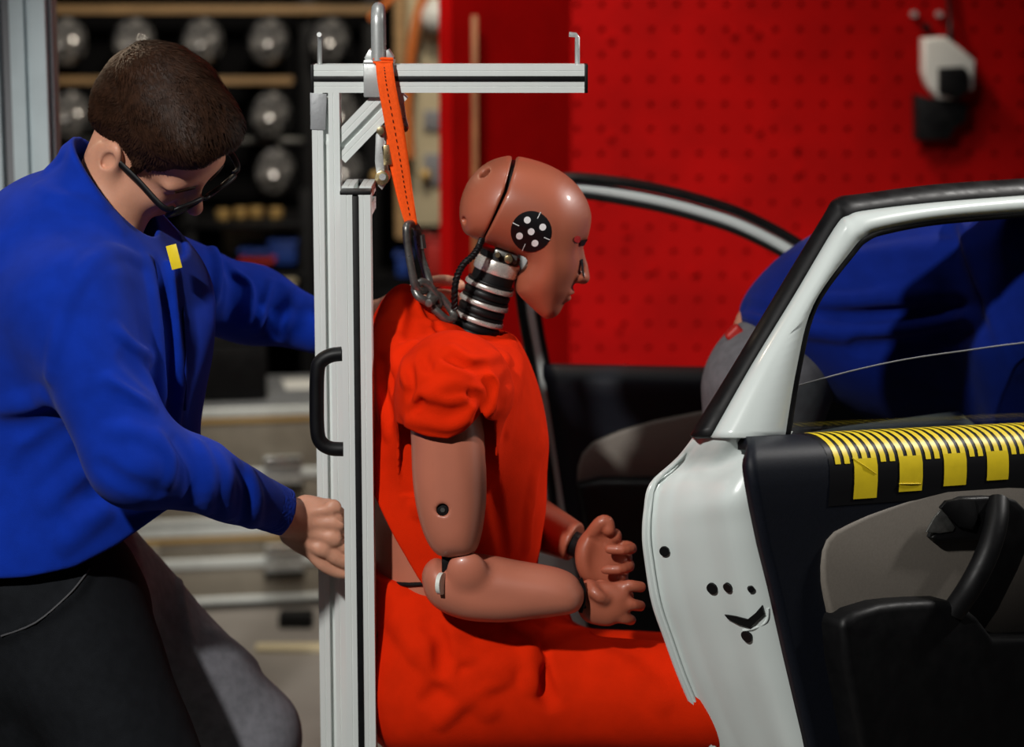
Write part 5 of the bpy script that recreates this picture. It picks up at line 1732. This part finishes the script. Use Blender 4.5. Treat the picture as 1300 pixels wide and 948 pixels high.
for x, y, lb in glints:  # gold cylinders added in place of blurred golden lights
    c = P(x, y, 4.05)
    o = cyl('gold_glint', (c[0], c[1], c[2]), (0, 0, 1), 0.022, 0.03, M['gold'], None, 16, 0.002)
    tag(o, lb, 'glint', 'brass tins standing in for blurred lights')

# ---------------------------------------------------------------- service wall things
c = P(548, 22, CY - 0.05)
def single(o, label, cat, group=None): return tag(o, label, cat, group)
single(tube('orange_hose', smooth_pts([P(545, -20, CY - 0.08), P(530, 20, CY - 0.08), P(522, 70, CY - 0.08), P(517, 130, CY - 0.08), P(520, 200, CY - 0.08)], 5), 0.014, M['orangehose'], None, 10), 'orange hose hanging on the cream wall', 'hose')
single(tube('orange_cable', smooth_pts([P(470, 25, CY - 0.3), P(490, 5, CY - 0.3), P(510, -15, CY - 0.3)], 5), 0.010, M['orangehose'], None, 10), 'orange cable running up behind the hoist eye', 'cable')
bl = bmesh.new(); bmesh.ops.create_uvsphere(bl, u_segments=20, v_segments=12, radius=0.05, matrix=Matrix.Translation(Vector(P(553, 20, CY - 0.06))))
single(bm_obj('round_fitting', bl, M['offwhite'], None, True), 'round white fitting at the top of the cream wall', 'fitting')
for i, (x, y, lb) in enumerate(((478, 224, 'small brass knob beside the ratchet strap'), (566, 258, 'brass knob low on the cream wall'), (540, 222, 'brass knob under the grey box'))):
    bl = bmesh.new(); bmesh.ops.create_uvsphere(bl, u_segments=16, v_segments=10, radius=0.018, matrix=Matrix.Translation(Vector(P(x, y, CY - 0.03))))
    single(bm_obj('brass_knob', bl, M['gold'], None, True), lb, 'knob')
cyl_ = cyl('wall_pipe', (P(508, 100, CY - .06)[0], CY - 0.06, 1.6), (0, 0, 1), 0.018, 1.4, M['wood'], None, 14)
tag(cyl_, 'tan pipe standing up the edge of the cream wall', 'pipe')
bx('cabinet', 486, 353, 580, 783, CY - 0.25, M['darkwall'], 'dark cabinet under the cream wall', 'cabinet')
bx('storage_box', 503, 322, 520, 352, CY - 0.22, M['bluebin'], 'blue box behind the quick link', 'box', d=0.1)
bx('storage_box', 540, 300, 566, 352, CY - 0.22, M['redbin'], 'dark red box behind the dummy neck', 'box', d=0.1)

# ---------------------------------------------------------------- aluminium column behind the man
COLY = 0.75
c0 = P(34, 100, COLY)
colm = thing('aluminium_column', (c0[0], COLY, 0), 'tall grey aluminium column standing behind the man', 'column')
wpx = mm(COLY)
for xc in (41, -19):
    bm = bmesh.new(); xw = P(xc, 100, COLY)[0]
    profile_bm(bm, (xw, COLY, 0.0), (xw, COLY, 2.6), 0.062, (0, -1, 0), False); bm_obj('profile_post', bm, M['alu_grey'], colm)
box('spacer_strip', (P(11, 100, COLY)[0], COLY + 0.012, 1.3), (0.026, 0.04, 2.6), M['grey'], colm, bevel=0.001)
box('cover_strip', (P(66, 100, COLY)[0], COLY + 0.02, 1.3), (0.008, 0.05, 2.6), M['grey'], colm, bevel=0.002)
box('base_plate', (c0[0], COLY, 0.006), (0.16, 0.12, 0.012), M['alu_grey'], colm, bevel=0.002)

# ---------------------------------------------------------------- flight cases
ang = math.radians(10)
cx0 = P(300, 775, 2.77)
CR = frame((math.cos(ang), math.sin(ang), 0))
def cl_(u, v, z): return np.array([cx0[0], 2.77, 0]) + CR[:, 0] * u + CR[:, 1] * v + np.array([0, 0, z])
def case(name, z0, z1, label, split):
    t = thing(name, cl_(0, 0.24, z0), label, 'case', 'stacked flight cases')
    wd, dp = 0.98, 0.46
    zs_ = z0 + (z1 - z0) * split
    def part(nm, za, zb, mt, ins=0.0, bev=0.004): return box(nm, cl_(0, dp / 2, (za + zb) / 2), (wd - ins, dp - ins, zb - za), mt, t, CR, bev)
    part('case_body', z0 + 0.008, zs_ - 0.006, M['casebody'], 0.01)
    part('case_lid', zs_ + 0.006, z1 - 0.004, M['casebody'], 0.01)
    part('edge_trim', z0, z0 + 0.018, M['alu'], 0.0)
    part('edge_trim', zs_ - 0.014, zs_ + 0.014, M['alu'], 0.0)
    part('edge_trim', z1 - 0.030, z1 - 0.004, M['alu'], 0.0)
    part('gold_trim', z1 - 0.046, z1 - 0.031, M['gold'], 0.002)
    part('case_top', z1 - 0.004, z1, M['casetop'], 0.02)
    for u in (0.13, -0.25):
        lt = box('latch', cl_(u, -0.008, zs_ + 0.01), (0.10, 0.018, 0.075), M['steel'], t, CR, 0.004)
        box('latch_lever', cl_(u, -0.020, zs_ + 0.035), (0.095, 0.012, 0.022), M['chrome'], lt, CR, 0.003)
        box('latch_recess', cl_(u, -0.010, zs_ - 0.035), (0.11, 0.012, 0.014), M['black'], lt, CR, 0.002)
    return t
case('flight_case', 0.02, 0.235, 'grey flight case at the bottom of the stack behind the man', 0.52)
case('flight_case', 0.237, 0.555, 'taller grey flight case on top of the stack behind the man', 0.42)
kb = thing('equipment_box', cl_(-0.03, 0.25, 0.556), 'flat black equipment box lying on the flight case', 'box')
box('box_body', cl_(-0.06, 0.22, 0.635), (0.32, 0.30, 0.155), M['black'], kb, CR, 0.012)
box('box_lid', cl_(-0.06, 0.22, 0.718), (0.325, 0.305, 0.012), M['black'], kb, CR, 0.004)
ppr = box('paper_sheet', cl_(0.22, 0.30, 0.5575), (0.12, 0.16, 0.002), M['offwhite'], None, CR, 0.0004)
tag(ppr, 'pale paper lying on the flight case beside the black box', 'paper')
bx2 = box('rubber_wedge', (P(375, 778, 2.6)[0], 2.62, 0.02), (0.09, 0.06, 0.04), M['rubber'], None, bevel=0.008)
tag(bx2, 'black rubber foot on the floor in front of the flight cases', 'wedge')
pl_ = box('floor_plank', (P(400, 800, 2.4)[0] , 2.4, 0.006), (0.30, 0.05, 0.012), M['cream'], None, bevel=0.002)
tag(pl_, 'pale flat strip lying on the floor by the flight cases', 'strip')

# ---------------------------------------------------------------- white and black socket unit on the red wall
u = thing('socket_unit', P(1200, 100, WY - 0.05), 'white and black socket unit hung on the red wall', 'socket unit')
def W(x, y, dY): return P(x, y, WY - dY)
prism('housing', [W(x, y, 0.02) for x, y in ((1167, 48), (1195, 46), (1216, 62), (1232, 76), (1230, 112), (1205, 124), (1185, 124), (1172, 108), (1167, 90))], (0, -0.07, 0), M['offwhite'], u, 0.008, 3)
prism('socket_cover', [W(x, y, 0.085) for x, y in ((1190, 86), (1222, 84), (1228, 92), (1228, 116), (1212, 126), (1190, 118))], (0, -0.03, 0), M['black'], u, 0.006, 2)
prism('plug', [W(x, y, 0.01) for x, y in ((1157, 118), (1180, 124), (1210, 126), (1224, 130), (1221, 152), (1206, 162), (1200, 176), (1158, 176))], (0, -0.07, 0), M['rubber'], u, 0.008, 2)
box('top_switch', W(1204, 52, 0.06), (0.02, 0.03, 0.022), M['black'], u, bevel=0.003)
tube('supply_cable', smooth_pts([W(1206, 50, 0.05), W(1206, 20, 0.02), W(1200, -40, 0.015)], 5), 0.006, M['rubber'], u, 8)
for x in (1160, 1192):
    cyl('wall_hook', W(x, 18, 0.012), (0, 1, 0), 0.008, 0.024, M['steel'], u, 10)
cyl('wall_hook', W(1176, 34, 0.012), (0, 1, 0), 0.009, 0.024, M['black'], u, 10)
